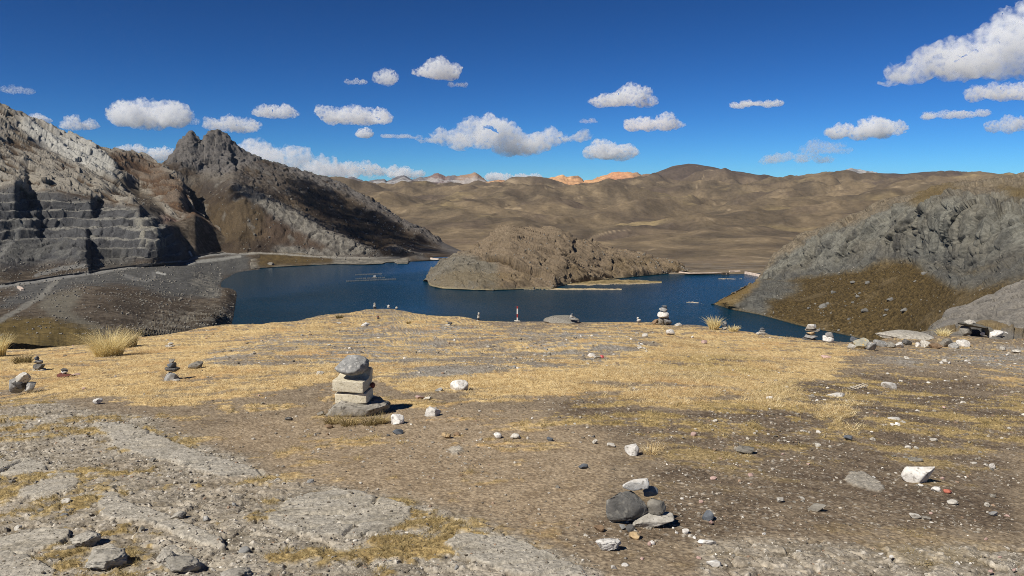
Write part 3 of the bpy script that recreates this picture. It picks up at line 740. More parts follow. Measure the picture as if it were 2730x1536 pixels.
def build_far():
    xs = np.linspace(840, 3050, 780)
    cv = [
     [(840,748,1130),(1250,745,'z',-106),(1700,745,'z',-106),(1800,745,'z',-106),(1980,745,'z',-106),(2100,745,'z',-106),(3050,760,1100)],
     [(840,715,1300),(1250,722,'z',-98.5),(1700,724,'z',-98.4),(1800,727,'z',-98.4),(1835,730,'z',-98.6),(1900,729,'z',-98.6),(1980,725,'z',-98.4),(2050,722,'z',-98.4),(3050,720,1300)],
     [(840,680,1600),(1400,668,1650),(1800,690,1420),(2050,690,1420),(3050,670,1700)],
     [(840,640,2000),(1400,612,2250),(1800,640,2000),(2100,640,2000),(3050,620,2300)],
     [(840,590,2600),(1250,560,3000),(1600,568,3000),(1900,575,2950),(3050,560,3100)],
     [(840,545,3500),(1200,532,3800),(1500,520,4100),(1900,530,4000),(2300,545,3700),(3050,530,3900)],
     [(840,513,5000),(1050,511,5200),(1300,511,5300),(1560,508,5400),(1720,491,5500),(1900,490,5300),(2100,500,5200),(2300,495,5300),(3050,490,5400)],
     [(840,504,5900),(1000,503,6000),(1300,504,6200),(1560,502,6200),(1722,480,6100),(1769,462,6050),(1800,450,6000),(1835,444,6000),(1880,452,6000),(1927,463,6000),(2035,470,6000),(2090,480,6000),(2159,478,6100),(2221,468,6200),(2333,465,6200),(2468,465,6200),(2546,464,6200),(2623,474,6100),(2730,478,6100),(3050,470,6200)]]
    P, px, py, v = loft(xs, cv, [6, 44, 56, 54, 44, 38, 36], back=[(400, -100), (900, -400)])
    u = P
    q2 = P * np.array([1, 1, 0.0])
    b1 = fbm(q2 * 0.0016, 4, seed=91, gain=0.5)
    b2 = fbm(q2 * 0.0060 + 31, 4, seed=92, gain=0.5)
    gul = fbm(q2 * 0.011, 4, seed=93, ridged=True, gain=0.55)
    r = np.hypot(P[..., 0], P[..., 1])
    amp = sstep(1000, 2600, r) * (1 - 0.75 * sstep(5300, 6000, r))
    P2 = P.copy()
    P2[..., 2] += amp * (b1 * 170 + b2 * 14 - gul * 2 + 62 * (-0.12 + fbm(q2 * 0.0021 + 5, 4, seed=99, ridged=True, gain=0.45))) * np.clip(r / 3600, 0.3, 1.15)
    rise = P2[..., 2] - P[..., 2]
    nz = grid_normals(P2); nz = np.abs(nz[..., 2])
    flat = sstep(0.90, 0.992, nz)
    c = mix(s2l(102, 90, 73), s2l(142, 124, 97), sstep(-0.35, 0.35, b2 + 0.6 * fbm(q2 * 0.0024 + 9, 4, seed=98)))
    c = mix(c, s2l(98, 85, 74), sstep(0.0, 0.4, fbm(q2 * 0.0035 + 7, 4, seed=94)) * 0.8)
    c = mix(c, s2l(168, 148, 108), sstep(0.12, 0.42, fbm(q2 * np.array([0.0022, 0.006, 1]) + 3, 4, seed=95) - 0.5 * b2) * 0.8 * sstep(1700, 2600, r) * (0.25 + 0.75 * flat))
    c = mix(c, s2l(84, 72, 66), sstep(4800, 5700, r) * 0.75)
    wq = q2 + 120 * np.stack([fbm(q2 * 0.0015 + 3, 3, seed=191), fbm(q2 * 0.0015 + 9, 3, seed=192), 0 * r], -1)
    gl = fbm(wq * np.array([0.0055, 0.0026, 1]), 3, seed=193, ridged=True, gain=0.55)
    c = mix(c, s2l(76, 66, 55), sstep(0.42, 0.72, gl) * 0.35)
    c = mix(c, s2l(84, 74, 63), sstep(0.08, 0.3, fbm(q2 * 0.012, 4, seed=194, gain=0.65)) * 0.25)
    lines = sstep(0.93, 0.985, fbm(q2 * 0.0032 + 17, 2, seed=96, ridged=True))
    c = mix(c, s2l(178, 158, 128), lines * 0.55)
    pebb = fbm(u * 0.05, 3, seed=97)
    c = mix(c, c * 0.72, sstep(0.1, 0.5, pebb) * 0.8)
    c = mix(c, s2l(132, 122, 108), sstep(1420, 1200, r) * sstep(-.2, .3, pebb) * 0.6)
    finish('brown_hills', P2, c, M_far)

    def range_of_peaks(name, sky_pts, base_y, r, colf, seed, amp=22):
        x0, x1 = sky_pts[0][0] - 30, sky_pts[-1][0] + 30
        xs = np.linspace(x0, x1, max(80, int((x1 - x0) * 0.55)))
        pts = [(x0, base_y, r)] + [(a, b, r) for a, b in sky_pts] + [(x1, base_y, r)]
        cv = [[(x0, base_y + 18, r - 1500), (x1, base_y + 18, r - 1500)], [(a, (b + base_y * 1.6) / 2.6, r - 500) for a, b, _ in pts], pts]
        P, px, py, v = loft(xs, cv, [20, 26], back=[(300, -100), (700, -400)])
        a = fbm(P * 0.006, 5, seed=seed, ridged=True, gain=0.6)
        a2 = fbm(stretch(P, (0.2, 0.2, -1), 2.5) * 0.012, 4, seed=seed + 5, gain=0.6)
        n = grid_normals(P)
        if n[..., 2].mean() < 0: n = -n
        P2 = P + n * ((a * amp + a2 * amp) * sstep(0, 0.5, v) * np.where(v > 1.9, 0.35, 1.0))[..., None]
        finish(name, P2, colf(P, px, py, a, a2, v), M_far)
    OR = [(1303,489),(1330,482),(1352,486),(1384,481),(1408,488),(1440,483),(1466,478),(1497,471),(1515,477),(1540,472),(1555,486),(1582,482),(1621,467),(1644,461),(1668,461),(1683,463),(1699,463),(1710,471),(1722,467),(1738,471),(1760,476),(1800,480)]
    def col_or(P, px, py, a, a2, v):
        c = mix(s2l(190, 140, 98), s2l(232, 184, 132), sstep(-.4, .4, a2))
        c = mix(c, s2l(112, 92, 80), sstep(0.0, 0.4, fbm(P * 0.004, 3, seed=5) - sstep(1.2, 1.0, v) * 0.1) * 0.85)
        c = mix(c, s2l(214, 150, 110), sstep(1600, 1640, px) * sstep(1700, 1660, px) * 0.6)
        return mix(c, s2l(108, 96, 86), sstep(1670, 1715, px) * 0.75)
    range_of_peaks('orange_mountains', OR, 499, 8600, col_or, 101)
    GR = [(880,494),(905,488),(920,481),(939,475),(955,481),(973,489),(1000,483),(1023,479),(1030,487),(1060,476),(1078,469),(1101,482),(1120,475),(1140,474),(1158,466),(1167,464),(1186,474),(1210,472),(1233,469),(1255,468),(1266,462),(1280,473),(1303,488),(1330,495)]
    def col_gr(P, px, py, a, a2, v):
        c = mix(s2l(100, 98, 102), s2l(132, 126, 124), sstep(-.4, .4, a2))
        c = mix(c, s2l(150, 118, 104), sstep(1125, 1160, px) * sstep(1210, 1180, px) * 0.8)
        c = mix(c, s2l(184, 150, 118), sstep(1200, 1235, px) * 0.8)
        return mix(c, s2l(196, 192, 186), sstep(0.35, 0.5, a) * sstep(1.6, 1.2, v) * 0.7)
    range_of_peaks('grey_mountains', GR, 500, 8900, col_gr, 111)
    WR = [(2080,482),(2110,476),(2159,469),(2200,467),(2236,460),(2256,456),(2271,452),(2290,456),(2314,459),(2340,466),(2360,474)]
    range_of_peaks('pale_rock_ridge', WR, 492, 8300, lambda P, px, py, a, a2, v: mix(s2l(120, 118, 118), s2l(182, 180, 176), sstep(-.2, .4, a2) * sstep(2240, 2280, px) + 0.2), 121)
    DR = [(2500,472),(2540,465),(2551,459),(2570,462),(2590,466),(2620,476),(2640,473),(2646,470),(2660,476),(2690,486)]
    range_of_peaks('dark_far_ridge', DR, 496, 8300, lambda P, px, py, a, a2, v: mix(s2l(72, 74, 86), s2l(92, 92, 102), sstep(-.3, .3, a2)), 131)

def build_island():
    xs = np.linspace(1128, 1860, 440)
    top = [(1128,746,'z',-104),(1137,742,'z',-99.7),(1148,728,835),(1161,716,838),(1190,691,845),(1223,678,850),(1256,672,855),(1286,647,870),(1308,629,880),(1330,612,890),(1356,603,895),(1390,606,900),(1419,610,900),(1470,614,900),(1490,618,900),(1511,629,900),(1533,646,900),(1574,643,910),(1603,658,915),(1647,669,925),(1714,675,940),(1769,691,945),(1806,706,945),(1835,722,'z',-99.8),(1860,728,'z',-104)]
    front = [(1128,750,'z',-104),(1137,746,'z',-99.6),(1146,761,'z',-99.5),(1179,769,'z',-99.5),(1308,774,'z',-99.5),(1419,770,'z',-99.5),(1470,770,'z',-99.5),(1500,760,'z',-99.5),(1560,752,'z',-99.5),(1640,743,'z',-99.5),(1700,737,'z',-99.5),(1732,734,'z',-99.5),(1787,729,'z',-99.5),(1835,726,'z',-99.8),(1860,730,'z',-104)]
    under = [(x, y + 7, 'z', -105) for x, y, *_ in front]
    def lerp(f, dr):
        o = []
        for (x, y, *_) in sorted(set([(p[0], 0) for p in top] + [(p[0], 0) for p in front])):
            yt = np.interp(x, [p[0] for p in top], [p[1] for p in top]); yf = np.interp(x, [p[0] for p in front], [p[1] for p in front])
            rt = np.interp(x, [p[0] for p in top], [np.hypot(*at_height(p[0], p[1], p[3])[:2]) if p[2] == 'z' else p[2] for p in top])
            rf = float(np.mean(np.interp(np.clip(x + np.linspace(-110, 110, 23), 1137, 1835), [p[0] for p in front], [np.hypot(*at_height(p[0], p[1], p[3])[:2]) for p in front])))
            rf = min(rf, rt - 4)
            o.append((x, yf + (yt - yf) * f, rf + (rt - rf) * dr))
        return o
    P, px, py, v = loft(xs, [under, front, lerp(0.45, 0.30), lerp(0.8, 0.62), top], [3, 52, 48, 40], back=[(40, -12), (120, -70)])
    n = grid_normals(P)
    if n[..., 2].mean() < 0: n = -n
    u = P
    bed = np.array([0.9, -0.36, -0.24])
    a1 = fbm(stretch(u, bed, 4.0) * 0.085, 5, seed=141, ridged=True, gain=0.6)
    a2 = fbm(stretch(u, bed, 3.0) * 0.28, 3, seed=142, ridged=True, gain=0.6)
    lump = fbm(u * 0.02, 3, seed=143)
    fa, ea = facets(stretch(u, bed, 4.5) * 0.075, 6, 0.8)
    fb, eb = facets(stretch(u, bed, 4.0) * 0.2, 16, 0.8)
    damp = shore_damp(P, 5)
    disp = a1 * 1.6 + a2 * 0.5 + lump * 4 + fa * 7.5 + fb * 3.0 - 1.2 * np.clip(0.08 - ea, 0, 1) / 0.08
    left = poly_map([[(1120,765),(1150,700),(1220,680),(1330,700),(1330,770),(1200,775)]], (1050, 560), (1900, 800), 5, 5)(px, py)
    P2 = P + n * (disp * damp)[..., None]
    rk = sstep(-0.15, 0.25, a1 * 0.6 + fa * 0.5 + lump * 0.5 + 0.1)
    rug = fbm(u * 0.3, 3, seed=144, gain=.65)
    soil = mix(s2l(68, 56, 42), s2l(100, 84, 60), sstep(-.4, .4, rug))
    rock = mix(s2l(82, 71, 58), s2l(134, 118, 97), sstep(-.4, .5, a2 + rug))
    c = mix(soil, rock, rk * 0.9)
    c = mix(c, mix(s2l(78, 76, 70), s2l(118, 114, 102), sstep(-.3, .4, a2)), left * rk * 0.8)
    gs = sstep(12, 4, np.abs(P[..., 2] + 96) - 3) * sstep(-.2, .3, lump + rug * .5)
    c = mix(c, s2l(116, 98, 64), gs * 0.4)
    c = mix(c, s2l(170, 156, 122), sstep(LAKE + 2.2, LAKE + 0.6, P[..., 2]) * 0.7)
    finish('rocky_island', P2, c, M_hill)
    ISL = (P2, px, py)
    # low grassy spits running out from its right end, and two bars of pale stones
    def spit(name, xa, xb, mid, half, ca, cb, h=0.9):
        xs = np.linspace(xa, xb, 130); v = np.linspace(-1.3, 1.3, 22)
        t = (xs - xa) / (xb - xa)
        ym = np.interp(t, np.linspace(0, 1, len(mid)), mid)
        hw = np.interp(t, np.linspace(0, 1, len(half)), half)
        yy = ym[:, None] + v[None, :] * hw[:, None]
        P = at_height(np.broadcast_to(xs[:, None], yy.shape), yy, LAKE)
        nn = fbm(P * 0.12, 4, seed=151); n2 = fbm(P * 0.4, 3, seed=152)
        P[..., 2] = LAKE - 0.5 + (1 - np.abs(v)[None, :] ** 2) * h + nn * 0.9 + n2 * 0.5
        c = mix(s2l(*ca), s2l(*cb), sstep(-.3, .3, nn + n2 * .5))
        c = mix(c, s2l(190, 172, 142), sstep(LAKE + 0.5, LAKE + 0.1, P[..., 2]) * 0.8)
        P = P[:, ::-1]; c = c[:, ::-1]
        finish(name, P, c, M_hill)
    spit('grassy_spit', 1440, 1764, [757, 754, 753, 752, 752, 752.5], [6, 7, 9, 8, 7, 2], (112, 99, 68), (160, 141, 102), 1.4)
    spit('stony_spit', 1380, 1658, [769, 770, 771, 771, 772], [2.5, 3, 3, 3, 1.2], (140, 126, 96), (178, 160, 124), 0.9)
    spit('gravel_bar', 1914, 1978, [744, 743.4, 744, 743.6], [0.9, 1.5, 1.4, 0.6], (170, 164, 144), (206, 198, 176), 0.7)
    spit('shingle_bar', 1830, 1876, [806, 806, 808, 811], [0.8, 1.6, 1.7, 0.7], (196, 190, 180), (226, 220, 210), 0.7)
    return ISL

def build_right_hill():
    xs = np.concatenate([np.linspace(1896, 2740, 520), np.linspace(2740, 3050, 60)[1:]])
    water = [(1896,811,'z',-99.9),(1904,811,'z',-99.6),(1947,824,'z',-99.4),(2024,838,'z',-99.4),(2066,849,'z',-99.4),(2140,869,'z',-99.4),(2236,888,'z',-99.4),(2314,906,'z',-99.4),(2400,925,'z',-99),(2500,945,440),(2600,965,380),(2730,990,330),(3050,1040,280)]
    under = [(x, y + 9, 'z', -104) if k < 9 else (x, y + 12, p[0] - 14) for k, (x, y, *p) in enumerate(water)]
    cv = [under, water,
     [(1896,811,'z',-99.8),(1904,810.5,'z',-99.5),(1950,804,648),(2000,795,665),(2066,798,660),(2140,812,635),(2236,815,612),(2314,812,600),(2430,812,560),(2507,818,515),(2565,825,470),(2623,825,440),(2730,820,420),(3050,800,400)],
     [(1896,810.6,'z',-99.7),(1904,810,'z',-99.3),(1950,786,'z',-98),(2000,760,'z',-97),(2032,746,806),(2082,750,770),(2159,738,750),(2217,733,725),(2294,722,700),(2352,700,690),(2430,699,655),(2507,710,605),(2565,729,550),(2623,722,530),(2730,695,510),(3050,640,490)],
     [(1896,810.4,'z',-99.6),(1904,809.6,'z',-99.2),(1950,785,'z',-97.8),(2000,758,'z',-96.5),(2032,738,815),(2060,715,820),(2097,685,812),(2159,660,795),(2217,640,770),(2294,612,745),(2352,590,728),(2430,570,690),(2507,562,645),(2565,560,600),(2623,560,575),(2730,560,555),(3050,520,530)],
     [(1896,810.2,'z',-99.5),(1904,809.4,'z',-99.1),(1950,784,'z',-97.5),(2000,756,'z',-96),(2028,739,822),(2043,709,835),(2059,686,840),(2097,655,845),(2144,624,850),(2198,601,850),(2256,578,845),(2333,547,830),(2391,524,815),(2468,508,790),(2526,493,770),(2565,482,755),(2603,485,745),(2642,485,740),(2661,478,735),(2700,470,725),(2730,466,720),(3050,420,690)]]
    P, px, py, v = loft(xs, cv, [4, 50, 50, 84, 44], back=[(40, -12), (200, -60)])
    n = grid_normals(P)
    if n[..., 2].mean() < 0: n = -n
    u = P
    lo, hi = (1850, 400), (3100, 1060)
    w = fbm(u * 0.02, 3, seed=161)
    jx = px + w * 34; jy = py + w * 20
    bedd = np.array([0.93, -0.3, 0.1])
    uw = u + 9.0 * np.stack([fbm(u * 0.035 + k * 17, 3, seed=180 + k) for k in range(3)], -1)
    fa, ea = facets(stretch(uw, (0.15, 0.3, 1), 1.8) * 0.036, 8, 0.7, 0.85)
    fb, eb = facets(stretch(uw, (0.2, 0.3, 1), 1.5) * 0.095, 9, 0.8, 0.7)
    fs, es = facets(stretch(u, bedd, 4.0) * 0.14, 19, 0.8)
    a1 = fbm(stretch(u, (0.15, 0.1, 1), 2.0) * 0.09, 5, seed=162, ridged=True, gain=0.6)
    st = fbm(stretch(u, bedd, 8.0) * 0.22, 4, seed=163, ridged=True, gain=0.6)
    rug = fbm(u * 0.3, 4, seed=164, gain=0.68)
    lump = fbm(u * 0.03, 3, seed=165)
    cliff = sstep(2.9, 3.15, v)
    slabby = poly_map([[(2010,745),(2090,752),(2140,760),(2060,800),(2030,840),(1950,826),(1935,815),(1990,780)], [(2430,698),(2507,709),(2565,730),(2623,722),(2740,695),(3040,650),(3040,690),(2740,735),(2640,770),(2560,775),(2500,745)]], lo, hi, 6, 3)(jx, jy)
    rk = np.clip(cliff + slabby, 0, 1)
    top = sstep(4.1, 4.6, v)
    damp = shore_damp(P, 6)
    crack = np.clip(0.07 - ea, 0, 0.07) / 0.07
    crack2 = np.clip(0.10 - eb, 0, 0.10) / 0.10
    lowb = sstep(3.55, 3.05, v) * cliff
    disp = cliff * (fa * 9.5 - crack * 4.5 * sstep(-.2, .2, lump) + fb * 3.8 - crack2 * 1.8 * sstep(-.1, .3, a1) + a1 * 0.7 + lump * 7) * (1 - 0.55 * top) * (1 - 0.6 * lowb)
    disp = disp + np.clip(slabby + lowb * 0.8, 0, 1) * (st * 1.2 + fs * 4.0)
    disp = disp + rug * (0.5 + 0.1 * rk)
    tuss = fbm(u * 0.55, 3, seed=166, gain=0.7)
    disp = disp + (1 - rk) * (tuss * 1.1 + fbm(u * 0.05, 3, seed=167) * 1.5)
    P2 = P + n * (disp * damp)[..., None]
    rock = mix(s2l(76, 75, 70), s2l(134, 131, 119), sstep(-.5, .6, rug * 0.8 + a1 * 0.3 + fb * 0.5))
    rock = mix(rock, mix(s2l(98, 92, 80), s2l(124, 117, 102), sstep(-.3, .3, rug)), sstep(-.1, .3, lump) * 0.5)
    rock = mix(rock, s2l(64, 63, 62), sstep(0.15, 0.45, fbm(stretch(u, (0, 0, 1), 6) * 0.07, 3, seed=168)) * 0.55 * cliff)
    rock = mix(rock, s2l(72, 72, 71), np.clip(slabby + lowb, 0, 1) * 0.5)
    rock = mix(rock, mix(s2l(108, 95, 77), s2l(146, 129, 104), sstep(-.3, .3, rug)), top * 0.7)
    gr = poly_map([[(2450,505),(2560,490),(2520,520),(2470,545),(2420,545)], [(2640,490),(2740,500),(2740,530),(2690,520)]], lo, hi, 6, 3)(jx, jy)
    rock = mix(rock, s2l(110, 92, 54), gr * 0.7)
    gs = mix(s2l(56, 47, 30), s2l(112, 94, 60), sstep(-.4, .45, tuss + 0.3 * rug))
    gs = mix(gs, s2l(132, 116, 88), sstep(0.15, 0.4, lump + rug * .3) * 0.35)
    c = mix(gs, rock, rk)
    tip = poly_map([[(1896,812),(1960,780),(2020,748),(2030,760),(1990,790),(1950,822)]], lo, hi, 5, 2)(px, py)
    c = mix(c, s2l(140, 116, 70), tip * 0.7)
    c = mix(c, s2l(132, 122, 100), sstep(LAKE + 1.6, LAKE + 0.4, P[..., 2]) * 0.5)
    finish('cliff_hill', P2, c, M_hill)
    return P2, px, py, n

def build_outcrop():
    xs = np.linspace(2452, 3100, 330)
    def on_ground(y, k): return [(x, y, k * EYE / (float(tan_down(x, y)) - SLOPE)) for x in (2452, 2530, 2650, 2730, 2900, 3100)]
    cv = [on_ground(935, 1.12), on_ground(898, 1.03),
          [(2452,897,52),(2490,886,56),(2530,868,59),(2600,862,60),(2660,864,60),(2730,852,62),(3100,825,65)],
          [(2452,896,57),(2484,880,65),(2515,851,74),(2535,838,77),(2603,823,80),(2661,806,84),(2730,782,88),(3100,700,95)],
          [(2452,895,60),(2484,878,70),(2515,847,83),(2530,835,88),(2603,810,95),(2661,786,101),(2730,750,107),(3100,620,120)]]
    P, px, py, v = loft(xs, cv, [10, 56, 52, 40], back=[(6, -3), (60, -30)])
    n = grid_normals(P)
    if n[..., 2].mean() < 0: n = -n
    u = P
    bed = np.array([0.80, 0.50, 0.10])
    a1 = fbm(stretch(u, bed, 5.0) * 0.55, 5, seed=171, ridged=True, gain=0.6)
    a2 = fbm(stretch(u, bed, 4.0) * 1.7, 4, seed=172, ridged=True, gain=0.6)
    fa, ea = facets(stretch(u, bed, 3.2) * 0.42, 3, 0.8)
    fb, eb = facets(stretch(u, bed, 2.4) * 1.1, 13, 0.9)
    lump = fbm(u * 0.2, 3, seed=173)
    side = 0.3 + 0.7 * sstep(2490, 2640, px)
    crack = np.clip(0.10 - ea, 0, 0.10) / 0.10
    disp = (a1 * 0.15 + a2 * 0.06 + fa * 0.75 + fb * 0.30 - crack * 0.10 + lump * 0.5) * sstep(0.2, 1.2, v) * side
    P2 = P + n * disp[..., None]
    rug = fbm(u * 3.0, 4, seed=174, gain=.65)
    c = mix(s2l(78, 76, 72), s2l(138, 132, 122), sstep(-.5, .5, rug * .7 + a2 * .4 + fb * .5))
    c = mix(c, s2l(128, 108, 70), sstep(0.1, 0.4, lump + rug * .3) * sstep(2.2, 1.2, v) * 0.7)
    c = mix(c, s2l(136, 128, 112), sstep(1.0, 0.3, v) * 0.6)
    finish('rock_outcrop', P2, c, mat_terrain('outcrop_rock', 6.0, 0.7, 0.08, 0.35))

def build_lake():
    me = bpy.data.meshes.new('lake')
    bm = bmesh.new()
    far_side = at_height(np.array([560., 700, 1240, 1400, 1600, 1660, 1700, 1800, 1835, 1900, 1980, 2060, 2100]), np.array([680., 684, 684, 698, 728, 728, 723.6, 726.6, 729.6, 728.6, 724.6, 721.6, 740]), LAKE)
    vs = [bm.verts.new((x, y, LAKE)) for x, y in [(700, 250), (900, 330), (800, 640)] + [(p[0], p[1]) for p in far_side[::-1]] + [(-520, 780), (-500, 250)]]
    bm.faces.new(vs); bmesh.ops.triangulate(bm, faces=bm.faces[:]); bmesh.ops.recalc_face_normals(bm, faces=bm.faces[:]); bm.to_mesh(me); bm.free()
    m, nt, N, L, out = mat_new('lake_water')
    b = N.new('ShaderNodeBsdfPrincipled'); L.new(b.outputs[0], out.inputs['Surface'])
    b.inputs['Base Color'].default_value = (0.0012, 0.029, 0.054, 1)
    b.inputs['Roughness'].default_value = 0.2
    b.inputs['IOR'].default_value = 1.33
    b.inputs['Specular IOR Level'].default_value = 0.24
    geo = N.new('ShaderNodeNewGeometry')
    n1 = N.new('ShaderNodeTexNoise'); n1.inputs['Scale'].default_value = 0.55; n1.inputs['Detail'].default_value = 6; n1.inputs['Roughness'].default_value = 0.62
    mp = N.new('ShaderNodeMapping'); mp.inputs['Scale'].default_value = (1, 0.55, 1); mp.inputs['Rotation'].default_value = (0, 0, 0.4)
    L.new(geo.outputs['Position'], mp.inputs['Vector']); L.new(mp.outputs[0], n1.inputs['Vector'])
    # calm lanes and wind-roughened water
    n2 = N.new('ShaderNodeTexNoise'); n2.inputs['Scale'].default_value = 0.006; n2.inputs['Detail'].default_value = 3
    mp2 = N.new('ShaderNodeMapping'); mp2.inputs['Scale'].default_value = (1, 2.5, 1); mp2.inputs['Rotation'].default_value = (0, 0, -0.25)
    L.new(geo.outputs['Position'], mp2.inputs['Vector']); L.new(mp2.outputs[0], n2.inputs['Vector'])
    mr = N.new('ShaderNodeMapRange'); mr.inputs['From Min'].default_value = 0.38; mr.inputs['From Max'].default_value = 0.62
    mr.inputs['To Min'].default_value = 0.35; mr.inputs['To Max'].default_value = 1.0
    L.new(n2.outputs['Fac'], mr.inputs['Value'])
    bp = N.new('ShaderNodeBump'); bp.inputs['Distance'].default_value = 2.2
    a_, b_ = at_height(601, 803, LAKE), at_height(960, 752, LAKE)
    tx, ty = (b_ - a_)[:2] / np.linalg.norm((b_ - a_)[:2])
    dt = N.new('ShaderNodeVectorMath'); dt.operation = 'DOT_PRODUCT'; dt.inputs[1].default_value = (-ty, tx, 0)
    L.new(geo.outputs['Position'], dt.inputs[0])
    off = -ty * a_[0] + tx * a_[1]
    wv = N.new('ShaderNodeMath'); wv.operation = 'MULTIPLY_ADD'; wv.inputs[1].default_value = 120.0
    L.new(n2.outputs['Fac'], wv.inputs[0]); L.new(dt.outputs['Value'], wv.inputs[2])
    cm_ = N.new('ShaderNodeMapRange'); cm_.interpolation_type = 'SMOOTHSTEP'
    cm_.inputs['From Min'].default_value = off + 60 - 14; cm_.inputs['From Max'].default_value = off + 60 + 22
    cm_.inputs['To Min'].default_value = 1.0; cm_.inputs['To Max'].default_value = 0.10
    L.new(wv.outputs[0], cm_.inputs['Value'])
    ml = N.new('ShaderNodeMath'); ml.operation = 'MULTIPLY'; L.new(mr.outputs[0], ml.inputs[0]); L.new(cm_.outputs[0], ml.inputs[1])
    L.new(ml.outputs[0], bp.inputs['Strength'])
    L.new(n1.outputs['Fac'], bp.inputs['Height']); L.new(bp.outputs[0], b.inputs['Normal'])
    o = link('lake', me, m)
    tag(o, kind='structure')

M_hill = mat_terrain('hill_ground', 0.55, 0.6, 0.9, 0.35)
M_far = mat_terrain('far_ground', 0.06, 0.5, 5.0, 0.25)
build_ground()
LH = build_left_hill()
PK = build_peak()
build_far()
IS = build_island()
RH = build_right_hill()
build_outcrop()
build_lake()
# ------------------------------------------------------------------ stones
rng = np.random.RandomState(7)
_ICO = {}
def ico(n):
    if n not in _ICO:
        bm = bmesh.new(); bmesh.ops.create_icosphere(bm, subdivisions=n, radius=1.0)
        bm.verts.ensure_lookup_table()
        V = np.array([v.co[:] for v in bm.verts]); F = np.array([[v.index for v in f.verts] for f in bm.faces])
        bm.free(); _ICO[n] = (V, F)
    return _ICO[n]

def rock_verts(n, seed, angular=0.6, rough=0.05, round_=0.0, boxy=0.78):
    """unit rock (fits -1..1): a ball cut by random planes, then chipped"""
    V, F = ico(n)
    R = np.random.RandomState(seed)
    p = np.sign(V) * np.abs(V) ** boxy
    for k in range(int(6 + 9 * angular)):
        nn = R.normal(size=3); nn /= np.linalg.norm(nn)
        d = R.uniform(0.52, 0.9) if angular > 0.3 else R.uniform(0.72, 0.95)
        s = p @ nn
        p = p - np.clip(s - d, 0, None)[:, None] * nn * (0.97 if round_ < 0.5 else 0.7)
    if n >= 3:
        f = fbm(V * 1.7 + seed, 4, seed=seed % 97, gain=0.6)
        f2 = fbm(V * 5.5 + seed, 3, seed=seed % 89, ridged=True, gain=0.6)
        p = p * (1 + rough * 1.8 * f + rough * 0.8 * (f2 - 0.2))[:, None]
    else:
        p = p * (1 + R.uniform(-rough, rough, len(p)) * 1.5)[:, None]
    lo, hi = p.min(0), p.max(0)
    p = (p - (lo + hi) / 2) / ((hi - lo) / 2)
    return p, F

def mat_stone(name, ca, cb, scale=9.0, speck=None, bump=0.5, rough=0.9):
    m, nt, N, L, out = mat_new(name)
    b = N.new('ShaderNodeBsdfPrincipled'); L.new(b.outputs[0], out.inputs['Surface'])
    b.inputs['Roughness'].default_value = rough; b.inputs['Specular IOR Level'].default_value = 0.2
    tc = N.new('ShaderNodeTexCoord'); oi = N.new('ShaderNodeObjectInfo')
    ad = N.new('ShaderNodeVectorMath'); ad.operation = 'ADD'
    sc = N.new('ShaderNodeVectorMath'); sc.operation = 'SCALE'; sc.inputs['Scale'].default_value = 37.0
    geo = N.new('ShaderNodeNewGeometry')
    cb_ = N.new('ShaderNodeCombineXYZ'); L.new(oi.outputs['Random'], cb_.inputs[0]); L.new(cb_.outputs[0], sc.inputs[0])
    L.new(geo.outputs['Position'], ad.inputs[0]); L.new(sc.outputs[0], ad.inputs[1])
    n1 = N.new('ShaderNodeTexNoise'); n1.inputs['Scale'].default_value = scale; n1.inputs['Detail'].default_value = 8; n1.inputs['Roughness'].default_value = 0.68
    L.new(ad.outputs[0], n1.inputs['Vector'])
    r = ramp(N, [(0.32, ca), (0.66, cb)]); L.new(n1.outputs['Fac'], r.inputs['Fac'])
    col = r.outputs['Color']
    if speck is not None:
        v = N.new('ShaderNodeTexNoise'); v.inputs['Scale'].default_value = scale * 1.9; v.inputs['Detail'].default_value = 3
        L.new(ad.outputs[0], v.inputs['Vector'])
        rr = ramp(N, [(0.56, (0, 0, 0)), (0.68, (1, 1, 1))]); L.new(v.outputs['Fac'], rr.inputs['Fac'])
        mx = N.new('ShaderNodeMix'); mx.data_type = 'RGBA'
        L.new(rr.outputs['Color'], mx.inputs['Factor']); L.new(col, mx.inputs[6]); mx.inputs[7].default_value = (*speck, 1)
        col = mx.outputs[2]
    hv = N.new('ShaderNodeHueSaturation'); L.new(col, hv.inputs['Color'])
    mr = N.new('ShaderNodeMapRange'); mr.inputs['To Min'].default_value = 0.82; mr.inputs['To Max'].default_value = 1.15
    L.new(oi.outputs['Random'], mr.inputs['Value']); L.new(mr.outputs[0], hv.inputs['Value'])
    L.new(hv.outputs[0], b.inputs['Base Color'])
    bp = N.new('ShaderNodeBump'); bp.inputs['Strength'].default_value = bump; bp.inputs['Distance'].default_value = 0.25 / scale
    L.new(n1.outputs['Fac'], bp.inputs['Height']); L.new(bp.outputs[0], b.inputs['Normal'])
    return m

